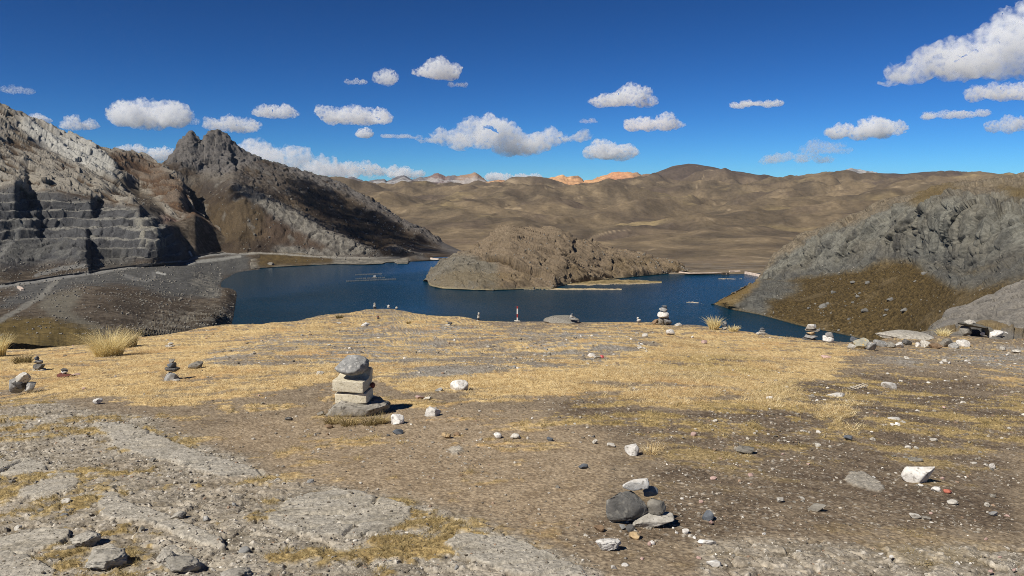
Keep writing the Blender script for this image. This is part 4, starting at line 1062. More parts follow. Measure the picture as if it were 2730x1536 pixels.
T = lambda *c: tuple(float(x) for x in s2l(*c))
M = {
 'white': mat_stone('white_stone', T(176, 170, 160), T(226, 222, 214), 14, T(140, 134, 126)),
 'pale':  mat_stone('pale_stone', T(150, 144, 132), T(204, 198, 186), 14, T(116, 110, 100)),
 'grey':  mat_stone('grey_stone', T(102, 101, 98), T(154, 152, 147), 13, T(176, 172, 164)),
 'mid':   mat_stone('weathered_stone', T(112, 107, 98), T(150, 144, 132), 12, T(90, 86, 78)),
 'dark':  mat_stone('dark_stone', T(62, 61, 60), T(104, 101, 97), 13, T(128, 124, 116)),
 'dusk': mat_stone('dark_grey_stone', T(80, 79, 76), T(124, 121, 115), 9, T(146, 142, 132)),
 'slate': mat_stone('slate_stone', T(70, 74, 80), T(112, 116, 120), 14),
 'buff':  mat_stone('buff_stone', T(150, 126, 92), T(206, 180, 138), 13, T(104, 92, 76)),
 'brown': mat_stone('brown_stone', T(98, 80, 62), T(146, 122, 96), 13),
 'red':   mat_stone('red_stone', T(84, 48, 42), T(128, 82, 72), 14),
 'pink':  mat_stone('pinkish_stone', T(150, 122, 112), T(190, 164, 152), 14),
 'bedrock': mat_stone('bedrock', T(124, 119, 108), T(178, 171, 158), 9, T(104, 99, 90), 0.7),
 'lichen': mat_stone('lichened_stone', T(116, 114, 102), T(164, 160, 144), 6, T(186, 156, 92)),
 'base':  mat_stone('base_boulder', T(84, 81, 75), T(132, 127, 116), 6, T(118, 112, 84), 0.8),
 'concrete': mat_stone('concrete', T(196, 184, 156), T(224, 214, 190), 26, T(168, 158, 134), 0.35),
 'brick': mat_stone('brick_red', T(150, 84, 68), T(180, 112, 92), 20),
}

_cnt = [100]
def put_rock(x0, y0, x1, y1, mat, Y, parent=None, name='stone', depth=None, n=3, angular=0.6, rough=0.05, seed=None, tilt=0.0, turn=None, grow=1.0, label=None, off=0.0, round_=0.0, boxy=0.78, taper=0.0):
    """a stone that spans the bearings x0..x1, y0..y1 at forward distance Y"""
    _cnt[0] += 1
    seed = _cnt[0] if seed is None else seed
    R = np.random.RandomState(seed + 5)
    cx, cy = (x0 + x1) / 2, (y0 + y1) / 2
    d = ray(cx, cy); p = d * ((Y + off) / d[1])
    m = (p[1] * CP - p[2] * SP) / FPX
    w = (x1 - x0) * m * grow; h = (y1 - y0) * m * grow
    dep = (depth if depth is not None else R.uniform(0.75, 1.05)) * w
    # the eye looks down a little: part of the seen height is the top face
    down = -d[2] / d[1]
    hz = max(h - 0.30 * dep * down, 0.78 * h)
    V, F = rock_verts(n, seed, angular, rough, round_, boxy)
    a = R.uniform(-0.5, 0.5) if turn is None else turn
    ca, sa = math.cos(a), math.sin(a)
    q = V.copy()
    q = np.stack([q[:, 0] * ca - q[:, 1] * sa, q[:, 0] * sa + q[:, 1] * ca, q[:, 2]], 1)
    q /= np.abs(q).max(0)
    if taper: q[:, 0] *= 1 - taper * (q[:, 2] * 0.5 + 0.5)
    q = q * np.array([w / 2, dep / 2, hz / 2])
    if tilt:
        ct, st = math.cos(tilt), math.sin(tilt)
        q = np.stack([q[:, 0] * ct - q[:, 2] * st, q[:, 1], q[:, 0] * st + q[:, 2] * ct], 1)
    me = np_mesh(name, q, F, n >= 4)
    o = link(name, me, M[mat])
    o.location = p
    if parent is not None:
        o.parent = parent; o.location = Vector(p) - parent.location
    if label: o['label'] = label
    return o

def cairn(xb, yb, stones, label, group=None, cat='cairn', name='cairn', sink=0.0, Y=None):
    """stones: (x0,y0,x1,y1,material[,options]) in stacking order"""
    g = G(xb, yb)
    if Y is not None:
        d = ray(xb, yb); g = Vector(d * (Y / d[1]))
    e = empty(name, g)
    tag(e, label, cat, group)
    for s in stones:
        kw = s[5] if len(s) > 5 else {}
        put_rock(*s[:5], g[1], parent=e, **kw)
    return e

def single(x0, y0, x1, y1, mat, label, group=None, name='stone', cat='stone', **kw):
    """a loose stone resting on the near ground (its foot at y1)"""
    g = G((x0 + x1) / 2, y1 - (y1 - y0) * 0.18)
    o = put_rock(x0, y0, x1, y1, mat, g[1], name=name, **kw)
    V = np.empty(len(o.data.vertices) * 3, np.float32); o.data.vertices.foreach_get('co', V)
    lowz = V[2::3].min()
    z = float(ground_base(o.location[0], o.location[1], np.float64((x0 + x1) / 2)))
    o.location[2] = z - lowz - 0.12 * (-lowz * 2) + 0.004
    tag(o, label, cat, group)
    return o

# ------------------------------------------------------------------ the cairn with the concrete blocks
def slab_mesh(name, prof, length, seed, rough=0.006):
    """a cast concrete piece: profile (depth, height) run along x, worn edges"""
    bm = bmesh.new()
    a = [bm.verts.new((-length / 2, y, z)) for y, z in prof]
    f = bm.faces.new(a)
    r = bmesh.ops.extrude_face_region(bm, geom=[f])
    for v in [g for g in r['geom'] if isinstance(g, bmesh.types.BMVert)]: v.co.x += length
    bmesh.ops.recalc_face_normals(bm, faces=bm.faces[:])
    bmesh.ops.bevel(bm, geom=bm.edges[:], offset=0.012, segments=2, affect='EDGES', profile=0.6)
    bmesh.ops.triangulate(bm, faces=bm.faces[:])
    for _ in range(3):
        e = [x for x in bm.edges if x.calc_length() > 0.03]
        if not e: break
        bmesh.ops.subdivide_edges(bm, edges=e, cuts=1)
        bmesh.ops.triangulate(bm, faces=[q for q in bm.faces if len(q.verts) > 3])
    V = np.array([v.co[:] for v in bm.verts])
    nz = fbm(V * 9 + seed, 4, seed=seed, gain=0.6); n2 = fbm(V * 40 + seed, 2, seed=seed + 1)
    bm.normal_update()
    for v, k, k2 in zip(bm.verts, nz, n2):
        v.co += v.normal * (k * rough * 1.6 + k2 * rough * 0.6)
    me = bpy.data.meshes.new(name); bm.to_mesh(me); bm.free()
    for p in me.polygons: p.use_smooth = True
    return me

gB = G(945, 1092)
CB = tag(empty('cairn', gB), 'big cairn of two concrete blocks topped by a round grey boulder', 'cairn')
YB = gB[1]
mB = px_m(gB)
def local(x, y, off=0.0):
    d = ray(x, y); return Vector(d * ((YB + off) / d[1])) - gB
put_rock(866, 1050, 1042, 1122, 'bedrock', YB, parent=CB, depth=0.72, n=5, angular=0.25, rough=0.10, seed=411, turn=0.05, boxy=0.5, label='long flat weathered base boulder')
h1 = 27 * mB
low = slab_mesh('concrete_block', [(-0.16, 0), (-0.16, h1), (0.14, h1 * 1.03), (0.14, 0)], 86 * mB, 3)
o = link('concrete_block', low, M['concrete'], CB); o.location = local(946, 1067); o.rotation_euler = (0.03, -0.045, -0.13)
h2 = 30 * mB
lip = [(-0.19, 0), (-0.19, h2), (0.02, h2 * 0.98), (0.08, h2 * 1.15), (0.12, h2 * 1.5), (0.15, h2 * 1.72), (0.19, h2 * 1.72), (0.215, h2 * 1.45), (0.20, h2 * 0.6), (0.13, 0.02)]
up = slab_mesh('concrete_block', lip, 84 * mB, 5)
o = link('concrete_block', up, M['concrete'], CB); o.location = local(940, 1036); o.rotation_euler = (0.02, 0.035, -0.16); o['label'] = 'upper concrete block with a raised back lip'
put_rock(894, 945, 984, 999, 'grey', YB, parent=CB, depth=0.85, n=5, angular=0.55, rough=0.05, seed=433, off=-0.03, label='rounded grey boulder topping the stack')
put_rock(984, 1018, 1000, 1036, 'red', YB, parent=CB, n=2, off=0.05)
put_rock(985, 1058, 1020, 1080, 'base', YB, parent=CB, n=3, off=0.05)
put_rock(1012, 1066, 1042, 1084, 'dark', YB, parent=CB, n=3, off=0.08)
single(1041, 1095, 1077, 1126, 'white', 'round white stone lying in the shadow of the concrete block cairn', n=4, angular=0.35, rough=0.05)

# the low pile at bottom right of centre
cairn(1720, 1402, [
 (1684, 1362, 1800, 1415, 'pale', dict(n=5, angular=0.5, rough=0.06, depth=0.5, tilt=0.2, off=-0.02, label='pale ground stone of the pile')),
 (1614, 1297, 1728, 1402, 'dusk', dict(n=5, angular=0.4, rough=0.06, depth=0.6, seed=1203, tilt=0.04, boxy=0.45, turn=0.25, taper=0.12, label='big dark grey boulder of the pile')),
 (1724, 1326, 1778, 1376, 'mid', dict(n=4, angular=0.8, rough=0.05, depth=0.8)),
 (1714, 1292, 1757, 1328, 'slate', dict(n=4, angular=0.8, depth=0.7, tilt=0.4, off=0.05)),
 (1659, 1270, 1732, 1308, 'white', dict(n=4, angular=0.6, rough=0.04, depth=0.55, tilt=0.1, label='pale grey stone balanced on top')),
 (1668, 1397, 1697, 1427, 'dark', dict(n=3, off=-0.12)), (1650, 1396, 1668, 1410, 'grey', dict(n=3, off=-0.1))],
 'low pile of dark and pale boulders on bare dirt with a whitish stone on top')
single(1584, 1402, 1611, 1421, 'brown', 'small brown stone at the left foot of the low boulder pile')
single(1676, 1420, 1706, 1441, 'buff', 'small buff stone just in front of the low boulder pile')
# small cairns on the grass at left
cairn(60, 1045, [(26, 1008, 68, 1052, 'grey', dict(n=4, seed=21, angular=0.6)), (65, 1017, 98, 1047, 'grey', dict(n=4, angular=0.5)), (36, 1015, 66, 1038, 'dark', dict(n=3, off=-0.05, tilt=-0.2)), (40, 992, 83, 1023, 'pale', dict(n=4, tilt=0.35, angular=0.8))],
 'squat cairn of blocky grey boulders on the gold grass at far left')
cairn(104, 990, [(82, 981, 125, 994, 'pale', dict(n=3, depth=0.6, tilt=0.1)), (89, 968, 122, 986, 'dark', dict(n=3, depth=0.7)), (90, 959, 114, 972, 'grey', dict(n=3)), (91, 950, 103, 962, 'slate', dict(n=3))],
 'small dark pointed cairn on a pale slab behind the squat boulder cairn')
cairn(172, 1004, [(154, 993, 191, 1007, 'red', dict(n=3, depth=0.7)), (161, 987, 180, 996, 'white', dict(n=3)), (162, 982, 181, 990, 'dark', dict(n=3))],
 'low little cairn with a dark red base and a white middle stone')
single(191, 992, 212, 1001, 'pink', 'flat pinkish stone beside the little red-based cairn')
cairn(455, 1016, [(432, 990, 480, 1021, 'grey', dict(n=4, angular=0.35, rough=0.04, label='rounded pale grey base stone')), (456, 1010, 480, 1023, 'pale', dict(n=3, off=-0.12)), (441, 976, 478, 992, 'dark', dict(n=3, depth=0.7)), (447, 966, 471, 981, 'slate', dict(n=3, tilt=0.25)), (450, 955, 467, 970, 'mid', dict(n=3, tilt=-0.3))],
 'tall slim cairn of dark stones balanced on a rounded grey boulder in the gold grass')
single(503, 974, 541, 999, 'mid', 'lone rounded grey boulder to the right of the slim dark cairn', n=4, angular=0.45)
cairn(453, 924, [(440, 918, 466, 926, 'pale', dict(n=3, depth=0.7)), (446, 913, 462, 920, 'pale', dict(n=3))], 'tiny flat heap of pale stones beyond the slim dark cairn')
# cairns along the skyline
cairn(998, 823, [(993, 819, 1004, 824, 'dark', dict(n=3)), (994, 815.5, 1003, 820, 'grey', dict(n=3)), (995, 811.5, 1002, 816.5, 'pale', dict(n=3)), (995.5, 807, 1001, 812.5, 'pale', dict(n=3))], 'slender little cairn on the crest of the rocky knoll, tallest of the three there')
cairn(1036, 820, [(1031, 816.5, 1041, 821, 'pale', dict(n=3)), (1033, 812.5, 1039, 817.5, 'white', dict(n=3))], 'tiny cairn with a white top on the knoll, middle one of three')
cairn(1058, 823, [(1053, 819, 1062, 824, 'pale', dict(n=3)), (1055, 816.5, 1060, 820, 'grey', dict(n=3))], 'lowest and right-hand of the three tiny cairns on the knoll')
cairn(1008.5, 850, [(1004, 846, 1013, 851, 'dark', dict(n=3)), (1005.5, 842, 1011, 847, 'red', dict(n=3))], 'tiny dark two-stone heap on the slope below the knoll')
cairn(1199, 872, [(1178, 864, 1203, 874, 'pale', dict(n=3, depth=0.8, tilt=0.2)), (1193, 857.5, 1207, 868, 'dark', dict(n=3)), (1204, 865, 1214, 873, 'mid', dict(n=3))], 'heap of one pale slanting slab and two dark stones in the far gold grass')
cairn(1275, 855, [(1270, 853, 1281, 857, 'pale', dict(n=3)), (1271.5, 848, 1279, 854, 'dark', dict(n=3)), (1271.5, 843, 1279, 849, 'pale', dict(n=3)), (1272.5, 838, 1279, 844, 'grey', dict(n=3)), (1273.5, 833, 1279, 839.5, 'pale', dict(n=3))], 'thin stacked cairn on the skyline between the heap of slabs and the striped pole')
# rock dome with its cairn
DM = put_rock(1448, 841, 1546, 870, 'mid', G(1497, 857)[1], name='bedrock_dome', depth=0.8, n=5, angular=0.6, rough=0.08, seed=77, turn=0.0)
tag(DM, 'low grey bedrock dome on the edge, right of the striped pole', 'rock')
cairn(1525, 851, [(1516, 845.5, 1535, 852, 'grey', dict(n=3, off=-0.5)), (1519, 840, 1530, 847, 'pale', dict(n=3, off=-0.5)), (1520.5, 835, 1528.5, 841.5, 'slate', dict(n=3, off=-0.5))], 'small three-stone cairn standing on the low bedrock dome')
cairn(1702.5, 857, [(1697, 850.5, 1709, 858, 'white', dict(n=3)), (1697.5, 845, 1704, 852, 'white', dict(n=3))], 'tiny white cairn left of the tall boulder cairn on the edge')
cairn(1768, 866, [(1736, 851, 1757, 863, 'brown', dict(n=3, tilt=0.3)), (1750, 847, 1770, 866, 'mid', dict(n=4)), (1764, 846, 1792, 867, 'grey', dict(n=4, angular=0.75)), (1752.5, 830, 1783.5, 849, 'white', dict(n=4, angular=0.3, label='thick white middle stone')), (1757, 819.5, 1780, 833, 'grey', dict(n=4, angular=0.4)), (1764, 813.5, 1779, 822.5, 'slate', dict(n=3, angular=0.4))],
 'tall cairn of big boulders with a thick white middle stone, by the lake edge')
cairn(1931, 881, [(1920, 878, 1944, 883, 'pale', dict(n=3)), (1924, 870, 1939, 880, 'pale', dict(n=3)), (1926, 863, 1939.5, 872, 'slate', dict(n=3)), (1927.5, 856.5, 1937, 865, 'grey', dict(n=3))], 'small stacked cairn just right of the pale grass tussock on the edge')
cairn(2029, 892, [(2010, 882.5, 2048, 893.5, 'pale', dict(n=3, depth=0.6)), (2024, 877.5, 2041, 885.5, 'grey', dict(n=3)), (2027, 873.5, 2041, 880, 'slate', dict(n=3))], 'low cairn of flat stones on a pale slab at the edge')
cairn(2160, 907, [(2135, 899, 2174, 909, 'dark', dict(n=3, depth=0.7, tilt=-0.05)), (2141, 892, 2180, 904, 'grey', dict(n=4)), (2150, 883, 2176, 894, 'buff', dict(n=3, depth=0.7)), (2146, 876, 2188, 886, 'mid', dict(n=3, depth=0.5)), (2146, 862, 2179, 879, 'white', dict(n=4, angular=0.8))],
 'broad cairn of stacked flat slabs with a whitish wedge on top')
cairn(2206, 913, [(2189, 894, 2223, 915, 'white', dict(n=4, tilt=-0.3)), (2200, 884, 2222, 902.5, 'grey', dict(n=4))], 'white boulder with a grey one perched on it, right of the slab cairn')

# striped marker pole
gp = G(1379.5, 857)
mp_ = px_m(gp)
P0 = tag(empty('marker_pole', gp), 'thin red and white striped marker pole on the edge above the lake', 'marker pole')
def mat_flat(name, c, rough=0.6):
    m, nt, N, L, out = mat_new(name)
    b = N.new('ShaderNodeBsdfPrincipled'); L.new(b.outputs[0], out.inputs['Surface'])
    b.inputs['Roughness'].default_value = rough
    n = N.new('ShaderNodeTexNoise'); n.inputs['Scale'].default_value = 6.0; n.inputs['Detail'].default_value = 4
    r = ramp(N, [(0.3, tuple(x * 0.8 for x in c)), (0.7, tuple(min(1, x * 1.08) for x in c))])
    L.new(n.outputs['Fac'], r.inputs['Fac']); L.new(r.outputs['Color'], b.inputs['Base Color'])
    return m
MR = mat_flat('red_paint', T(168, 44, 40)); MW = mat_flat('white_paint', T(226, 222, 214))
def tube(name, r, z0, z1, mat, parent, seg=12):
    bm = bmesh.new()
    bmesh.ops.create_cone(bm, cap_ends=True, segments=seg, radius1=r, radius2=r, depth=z1 - z0, matrix=Matrix.Translation((0, 0, (z0 + z1) / 2)))
    me = bpy.data.meshes.new(name); bm.to_mesh(me); bm.free()
    return link(name, me, mat, parent)
hp = 43 * mp_
for k, (a, b_, mt) in enumerate(((0, 0.30, MW), (0.30, 0.52, MR), (0.52, 0.86, MW), (0.86, 1.0, MR))):
    tube('white_band' if mt is MW else 'red_band', 1.9 * mp_, a * hp, b_ * hp, mt, P0)
put_rock(1371, 853.5, 1388, 858.5, 'pale', gp[1], parent=P0, name='concrete_foot', n=2, angular=0.9)

# ------------------------------------------------------------------ the line of boulders at the right edge of the grass
BW = 'boulders lined up along the right edge of the grass'
for x0, y0, x1, y1, mt, lab, kw in [
 (2256, 918, 2279, 933, 'pale', 'smaller pale boulder at the left end of the boulder line', {}),
 (2267, 897, 2287, 918, 'slate', 'bluish grey boulder behind the yellow stained boulder', {}),
 (2273, 902, 2316, 936, 'lichen', 'big pointed boulder stained yellow, near the left end of the boulder line', dict(n=4, angular=0.9)),
 (2311, 912, 2336, 939, 'grey', 'upright dark grey boulder right beside the yellow stained one', dict(angular=0.8)),
 (2328, 909, 2365, 930, 'grey', 'long grey slab lying right of the upright dark boulder', dict(tilt=-0.15)),
 (2359, 912, 2387, 932, 'mid', 'rough mottled grey boulder near the middle of the line', {}),
 (2382, 914, 2411, 932, 'white', 'flat white tilted stone in the middle of the boulder line', dict(tilt=0.35, depth=0.5)),
 (2406, 902, 2430, 917, 'dark', 'dark tilted slab behind the flat white stone', dict(tilt=-0.4)),
 (2438, 908, 2457, 924, 'white', 'small white boulder left of the large pale pair', {}),
 (2452, 900, 2480, 924, 'pale', 'large pale boulder with a pointed top right of the small white one', dict(angular=0.8)),
 (2476, 910, 2511, 927, 'brown', 'low brown stone half buried in the boulder line', dict(depth=0.9)),
 (2501, 895, 2540, 925, 'mid', 'big brownish grey block toward the right end of the line', dict(n=4, angular=0.85)),
 (2530, 906, 2558, 926, 'grey', 'rounded grey boulder right of the brownish block', dict(angular=0.4)),
 (2552, 903, 2585, 924, 'white', 'whitish boulder ending the front boulder line', dict(angular=0.7)),
 (2634, 878, 2673, 906, 'white', 'largest white boulder of the group right of the stone shelter', dict(n=4, angular=0.6)),
 (2666, 885, 2688, 903, 'white', 'small white boulder leaning on the largest white one', {}),
 (2674, 876, 2704, 898, 'grey', 'grey boulder between the white boulders by the right margin', {}),
 (2697, 885, 2717, 899, 'white', 'white rounded stone second from the right margin', {}),
 (2714, 885, 2740, 900, 'pale', 'pale stone cut off by the right margin', {}),
 (2663, 919, 2685, 933, 'pale', 'pale stone in front of the white boulder group', {}),
 (2700, 927, 2722, 938, 'pale', 'flat pale stone lowest at the right margin', {})]:
    single(x0, y0, x1, y1, mt, lab, BW, name='boulder', cat='boulder', **kw)
dome = single(2345, 883, 2480, 906, 'bedrock', 'broad low grey bedrock hump behind the boulder line', name='bedrock_hump', cat='rock', n=5, angular=0.7, rough=0.05, depth=0.7)

# stone shelter of propped slabs
gs = G(2598, 896)
SH = tag(empty('stone_shelter', gs), 'little shelter of flat slabs propped over a dark opening at right', 'stone shelter')
for s in [(2552, 862, 2634, 872, 'base', dict(name='roof_slab', depth=0.75, tilt=-0.10, n=4, angular=0.7)), (2570, 852, 2600, 864, 'pale', dict(name='cap_stone', depth=0.6, n=3)),
          (2556, 868, 2592, 896, 'mid', dict(name='side_stone', depth=0.8, tilt=0.2, n=3)), (2622, 870, 2644, 896, 'base', dict(name='side_stone', depth=1.5, n=3)),
          (2574, 868, 2634, 897, 'dark', dict(name='back_stone', depth=0.3, off=0.75, n=3)), (2611, 884, 2627, 895, 'white', dict(name='floor_stone', n=3))]:
    put_rock(*s[:5], gs[1], parent=SH, **s[5])

# ------------------------------------------------------------------ loose stones one can point at
for x0, y0, x1, y1, mt, lab, kw in [
 (1200, 1009, 1249, 1043, 'white', 'round white speckled boulder on the grass right of the concrete block cairn', dict(n=4, angular=0.3)),
 (1131, 1077, 1174, 1106, 'white', 'blocky white stone with a shaded underside on the dirt right of the big cairn', dict(n=4, angular=0.6)),
 (843, 992, 865, 1006, 'pale', 'small pale stone on the grass left of the big cairn', {}),
 (1160, 1030, 1182, 1043, 'grey', 'grey angular stone in front of the round white boulder', {}),
 (1106, 1047, 1134, 1060, 'pink', 'pinkish grey stone left end of the small row right of the big cairn', {}),
 (1128, 1050, 1150, 1062, 'pale', 'buff stone in the small row right of the big cairn', {}),
 (757, 1103, 780, 1114, 'dark', 'flat dark stone on the dirt left of the big cairn', {}),
 (844, 1088, 865, 1100, 'mid', 'flat grey brown stone beside the left end of the base boulder', {}),
 (865, 1119, 888, 1132, 'brown', 'brown wedge of stone in front of the base boulder', {}),
 (1046, 1135, 1076, 1151, 'slate', 'purplish grey stone below the round white stone of the big cairn', {}),
 (1177, 1149, 1202, 1168, 'buff', 'buff angular stone on the open dirt, left of a pair', dict(angular=0.9)),
 (1208, 1149, 1227, 1162, 'brown', 'thin brown stone close to the buff angular stone', {}),
 (1316, 1153, 1338, 1170, 'white', 'white stone with a dark underside, left of two on the dirt', {}),
 (1360, 1158, 1388, 1173, 'pale', 'pale flat stone, right of two on the open dirt', {}),
 (1457, 1168, 1475, 1180, 'slate', 'small purple grey stone right of the pale flat stone', {}),
 (1579, 1177, 1594, 1190, 'pale', 'small rounded pale stone left of the whitish wedge in the grass wisp', {}),
 (1841, 1157, 1858, 1172, 'pink', 'round pinkish stone on dark soil', dict(angular=0.3)),
 (1666, 1189, 1706, 1224, 'white', 'whitish wedge shaped stone beside a wisp of yellow grass', dict(n=4, angular=0.7)),
 (1617, 1185, 1640, 1200, 'pale', 'narrow pale stone up-left of the whitish wedge', dict(tilt=-0.3)),
 (1457, 931, 1470, 946, 'mid', 'upright grey stone standing on the gravel', dict(depth=0.5)),
 (1447, 941, 1459, 949, 'pale', 'small pale stone at the foot of the upright one', {}),
 (1566, 936, 1588, 948, 'white', 'white crumpled stone left of the red ball', {}),
 (1583, 943, 1603, 952, 'pale', 'flat pale stone touching the red ball', dict(depth=0.6)),
 (2190, 944, 2214, 956, 'pink', 'pinkish flat stone on the grass below the slab cairn', {}),
 (2200, 1042, 2255, 1057, 'white', 'flat white slab lying on dark soil', dict(depth=0.55, n=4)),
 (2349, 1009, 2392, 1029, 'white', 'pale triangular slab tapering to the right on dark soil', dict(depth=0.5, tilt=-0.2)),
 (2249, 1160, 2272, 1177, 'slate', 'dark blue grey stone on the dark soil', dict(angular=0.8)),
 (2366, 1118, 2403, 1128, 'white', 'long flat white stone above a scatter of white pebbles', dict(depth=0.5)),
 (2373, 1133, 2386, 1143, 'white', 'left one of two white stones under the long flat one', {}),
 (2386, 1131, 2400, 1143, 'white', 'right one of two white stones under the long flat one', {}),
 (2412, 1185, 2430, 1196, 'pale', 'left one of a pair of pale rounded stones', {}),
 (2436, 1187, 2451, 1198, 'pale', 'right one of a pair of pale rounded stones', {}),
 (2479, 1168, 2499, 1178, 'pale', 'flat pale stone up-right of the pale rounded pair', {}),
 (2041, 1064, 2061, 1075, 'white', 'white double lobed pebble on the dark soil', {}),
 (2419, 1213, 2462, 1226, 'mid', 'flat grey sliver of rock behind the big triangular white stone', dict(depth=0.5)),
 (2400, 1228, 2488, 1284, 'white', 'big triangular white stone, grey on top, standing at lower right', dict(n=4, angular=0.9, depth=0.55, seed=918)),
 (2482, 1287, 2508, 1302, 'white', 'round white stone below the big triangular stone', dict(angular=0.3)),
 (2516, 1293, 2538, 1306, 'brick', 'small brick red fragment right of the round white stone', {}),
 (2637, 1228, 2654, 1245, 'white', 'egg shaped white stone by the right margin', dict(angular=0.3)),
 (2625, 1331, 2639, 1343, 'pale', 'rounded pale stone low at right, upper of two', {}),
 (2637, 1355, 2659, 1371, 'grey', 'grey stone low at right, lower of two', {}),
 (2525, 1324, 2555, 1340, 'pale', 'pale streaked stone among the grass below the brick red fragment', {}),
 (2425, 1367, 2455, 1382, 'pale', 'pale wedge at lower right below the long slab', {}),
 (2459, 1374, 2482, 1385, 'mid', 'grey stone right of the pale wedge', {}),
 (2071, 1329, 2091, 1344, 'pale', 'pale angular stone on the dirt left of the long embedded slab', {}),
 (2150, 1343, 2200, 1368, 'mid', 'low streaked grey rock sunk in the dirt', dict(depth=0.7)),
 (1584, 1432, 1657, 1475, 'white', 'knobbly two lobed white rock at the bottom, below the low boulder pile', dict(n=5, angular=0.5, rough=0.16, depth=0.55)),
 (1860, 1440, 1909, 1458, 'white', 'flat oval white stone at lower right of the low boulder pile', dict(depth=0.6, n=4)),
 (1884, 1491, 1923, 1513, 'white', 'whitish squarish stone close to the bottom margin', dict(n=4)),
 (1869, 1367, 1902, 1393, 'slate', 'dark tilted stone right of the low boulder pile', dict(angular=0.9, tilt=0.4)),
 (1889, 1390, 1903, 1404, 'pink', 'pinkish pebble under the dark tilted stone', {}),
 (1818, 1413, 1837, 1427, 'white', 'small white stone right of the pale ground stone', {}),
 (1540, 1242, 1568, 1257, 'slate', 'flat bluish stone embedded in the dirt above the low pile', dict(depth=0.7)),
 (1957, 1192, 2014, 1213, 'mid', 'broad flat grey stone on the stony soil', dict(depth=0.7, n=4)),
 (1774, 874, 1798, 893, 'white', 'chunky white boulder in front of the tall boulder cairn', dict(n=4)),
 (1711, 888, 1729, 901, 'pale', 'pale rounded stone left of the chunky white boulder', {}),
 (1796, 860, 1819, 871, 'pale', 'flat pale stone right of the tall boulder cairn', dict(depth=0.8)),
 (1869, 901, 1886, 913, 'pink', 'pinkish stone in the gold grass left of the edge cairns', {}),
 (962, 858, 986, 871, 'white', 'whitish boulder in the far gold grass below the knoll', {}),
 (897, 859, 912, 866, 'pale', 'pale flat stone left of the whitish boulder under the knoll', {}),
 (246, 1066, 273, 1085, 'white', 'white stone at the lower border of the gold grass at left', {}),
 (228, 1460, 342, 1523, 'bedrock', 'big lumpy grey bedrock knob at the bottom left', dict(n=5, angular=0.2, rough=0.22, depth=0.8)),
 (416, 1464, 470, 1506, 'bedrock', 'knobbly rock right of the big lumpy knob', dict(n=5, angular=0.2, rough=0.2)),
 (440, 1482, 536, 1530, 'bedrock', 'long grey rock shelf right of the knobbly rock', dict(n=5, angular=0.25, rough=0.2, depth=0.7, tilt=-0.2)),
 (586, 1516, 676, 1550, 'bedrock', 'grey rock cut by the bottom margin', dict(n=5, angular=0.2, rough=0.2)),
 (180, 1455, 201, 1474, 'pale', 'small upright pale stone left of the big lumpy knob', {}),
 (190, 1420, 268, 1465, 'bedrock', 'flaky low rock behind the big lumpy knob', dict(n=5, angular=0.2, rough=0.24, depth=0.8)),
 (455, 1366, 495, 1391, 'bedrock', 'hunched grey rock at the border of bedrock and dirt', dict(n=4, rough=0.09)),
 (637, 1458, 668, 1478, 'grey', 'grey stone with a black shadow near the bottom margin', dict(n=4)),
 (165, 1335, 188, 1350, 'pale', 'squarish pale stone among the bedrock slabs at left', {})]:
    single(x0, y0, x1, y1, mt, lab, name='stone', **kw)
RB = single(1599, 942, 1610, 952, 'red', 'small faded red ball lying among pale stones', name='ball', cat='ball', n=4, angular=0.0, rough=0.0, turn=0.0, depth=1.0)
RB.data.materials.clear(); RB.data.materials.append(mat_flat('faded_red', T(196, 92, 90)))
for p in RB.data.polygons: p.use_smooth = True

# pale rungs of an old wooden rack lying flat
gr = G(2290, 1027)
RK = tag(empty('wooden_rack', gr), 'bleached broken wooden rack lying flat on the dark soil', 'wooden rack')
mr_ = px_m(gr)
MWD = mat_stone('bleached_wood', T(150, 140, 124), T(200, 190, 172), 20)
def bar(name, L_, w_, h_, loc, parent, rz=0.0):
    bm = bmesh.new(); bmesh.ops.create_cube(bm, size=1.0, matrix=Matrix.Diagonal((L_, w_, h_, 1)))
    bmesh.ops.bevel(bm, geom=bm.edges[:], offset=min(w_, h_) * 0.2, segments=1, affect='EDGES')
    me = bpy.data.meshes.new(name); bm.to_mesh(me); bm.free()
    o = link(name, me, MWD, parent); o.location = loc; o.rotation_euler = (0, 0, rz); return o
RK.rotation_euler = (0.1, 0.0, 0.62)
for yy in (-0.05, 0.05): bar('rail', 50 * mr_, 0.022, 0.02, (0, yy, 0.03), RK)
for k in range(5): bar('rung', 0.13, 0.02, 0.016, (-0.20 + 0.1 * k, 0, 0.05), RK, math.pi / 2)

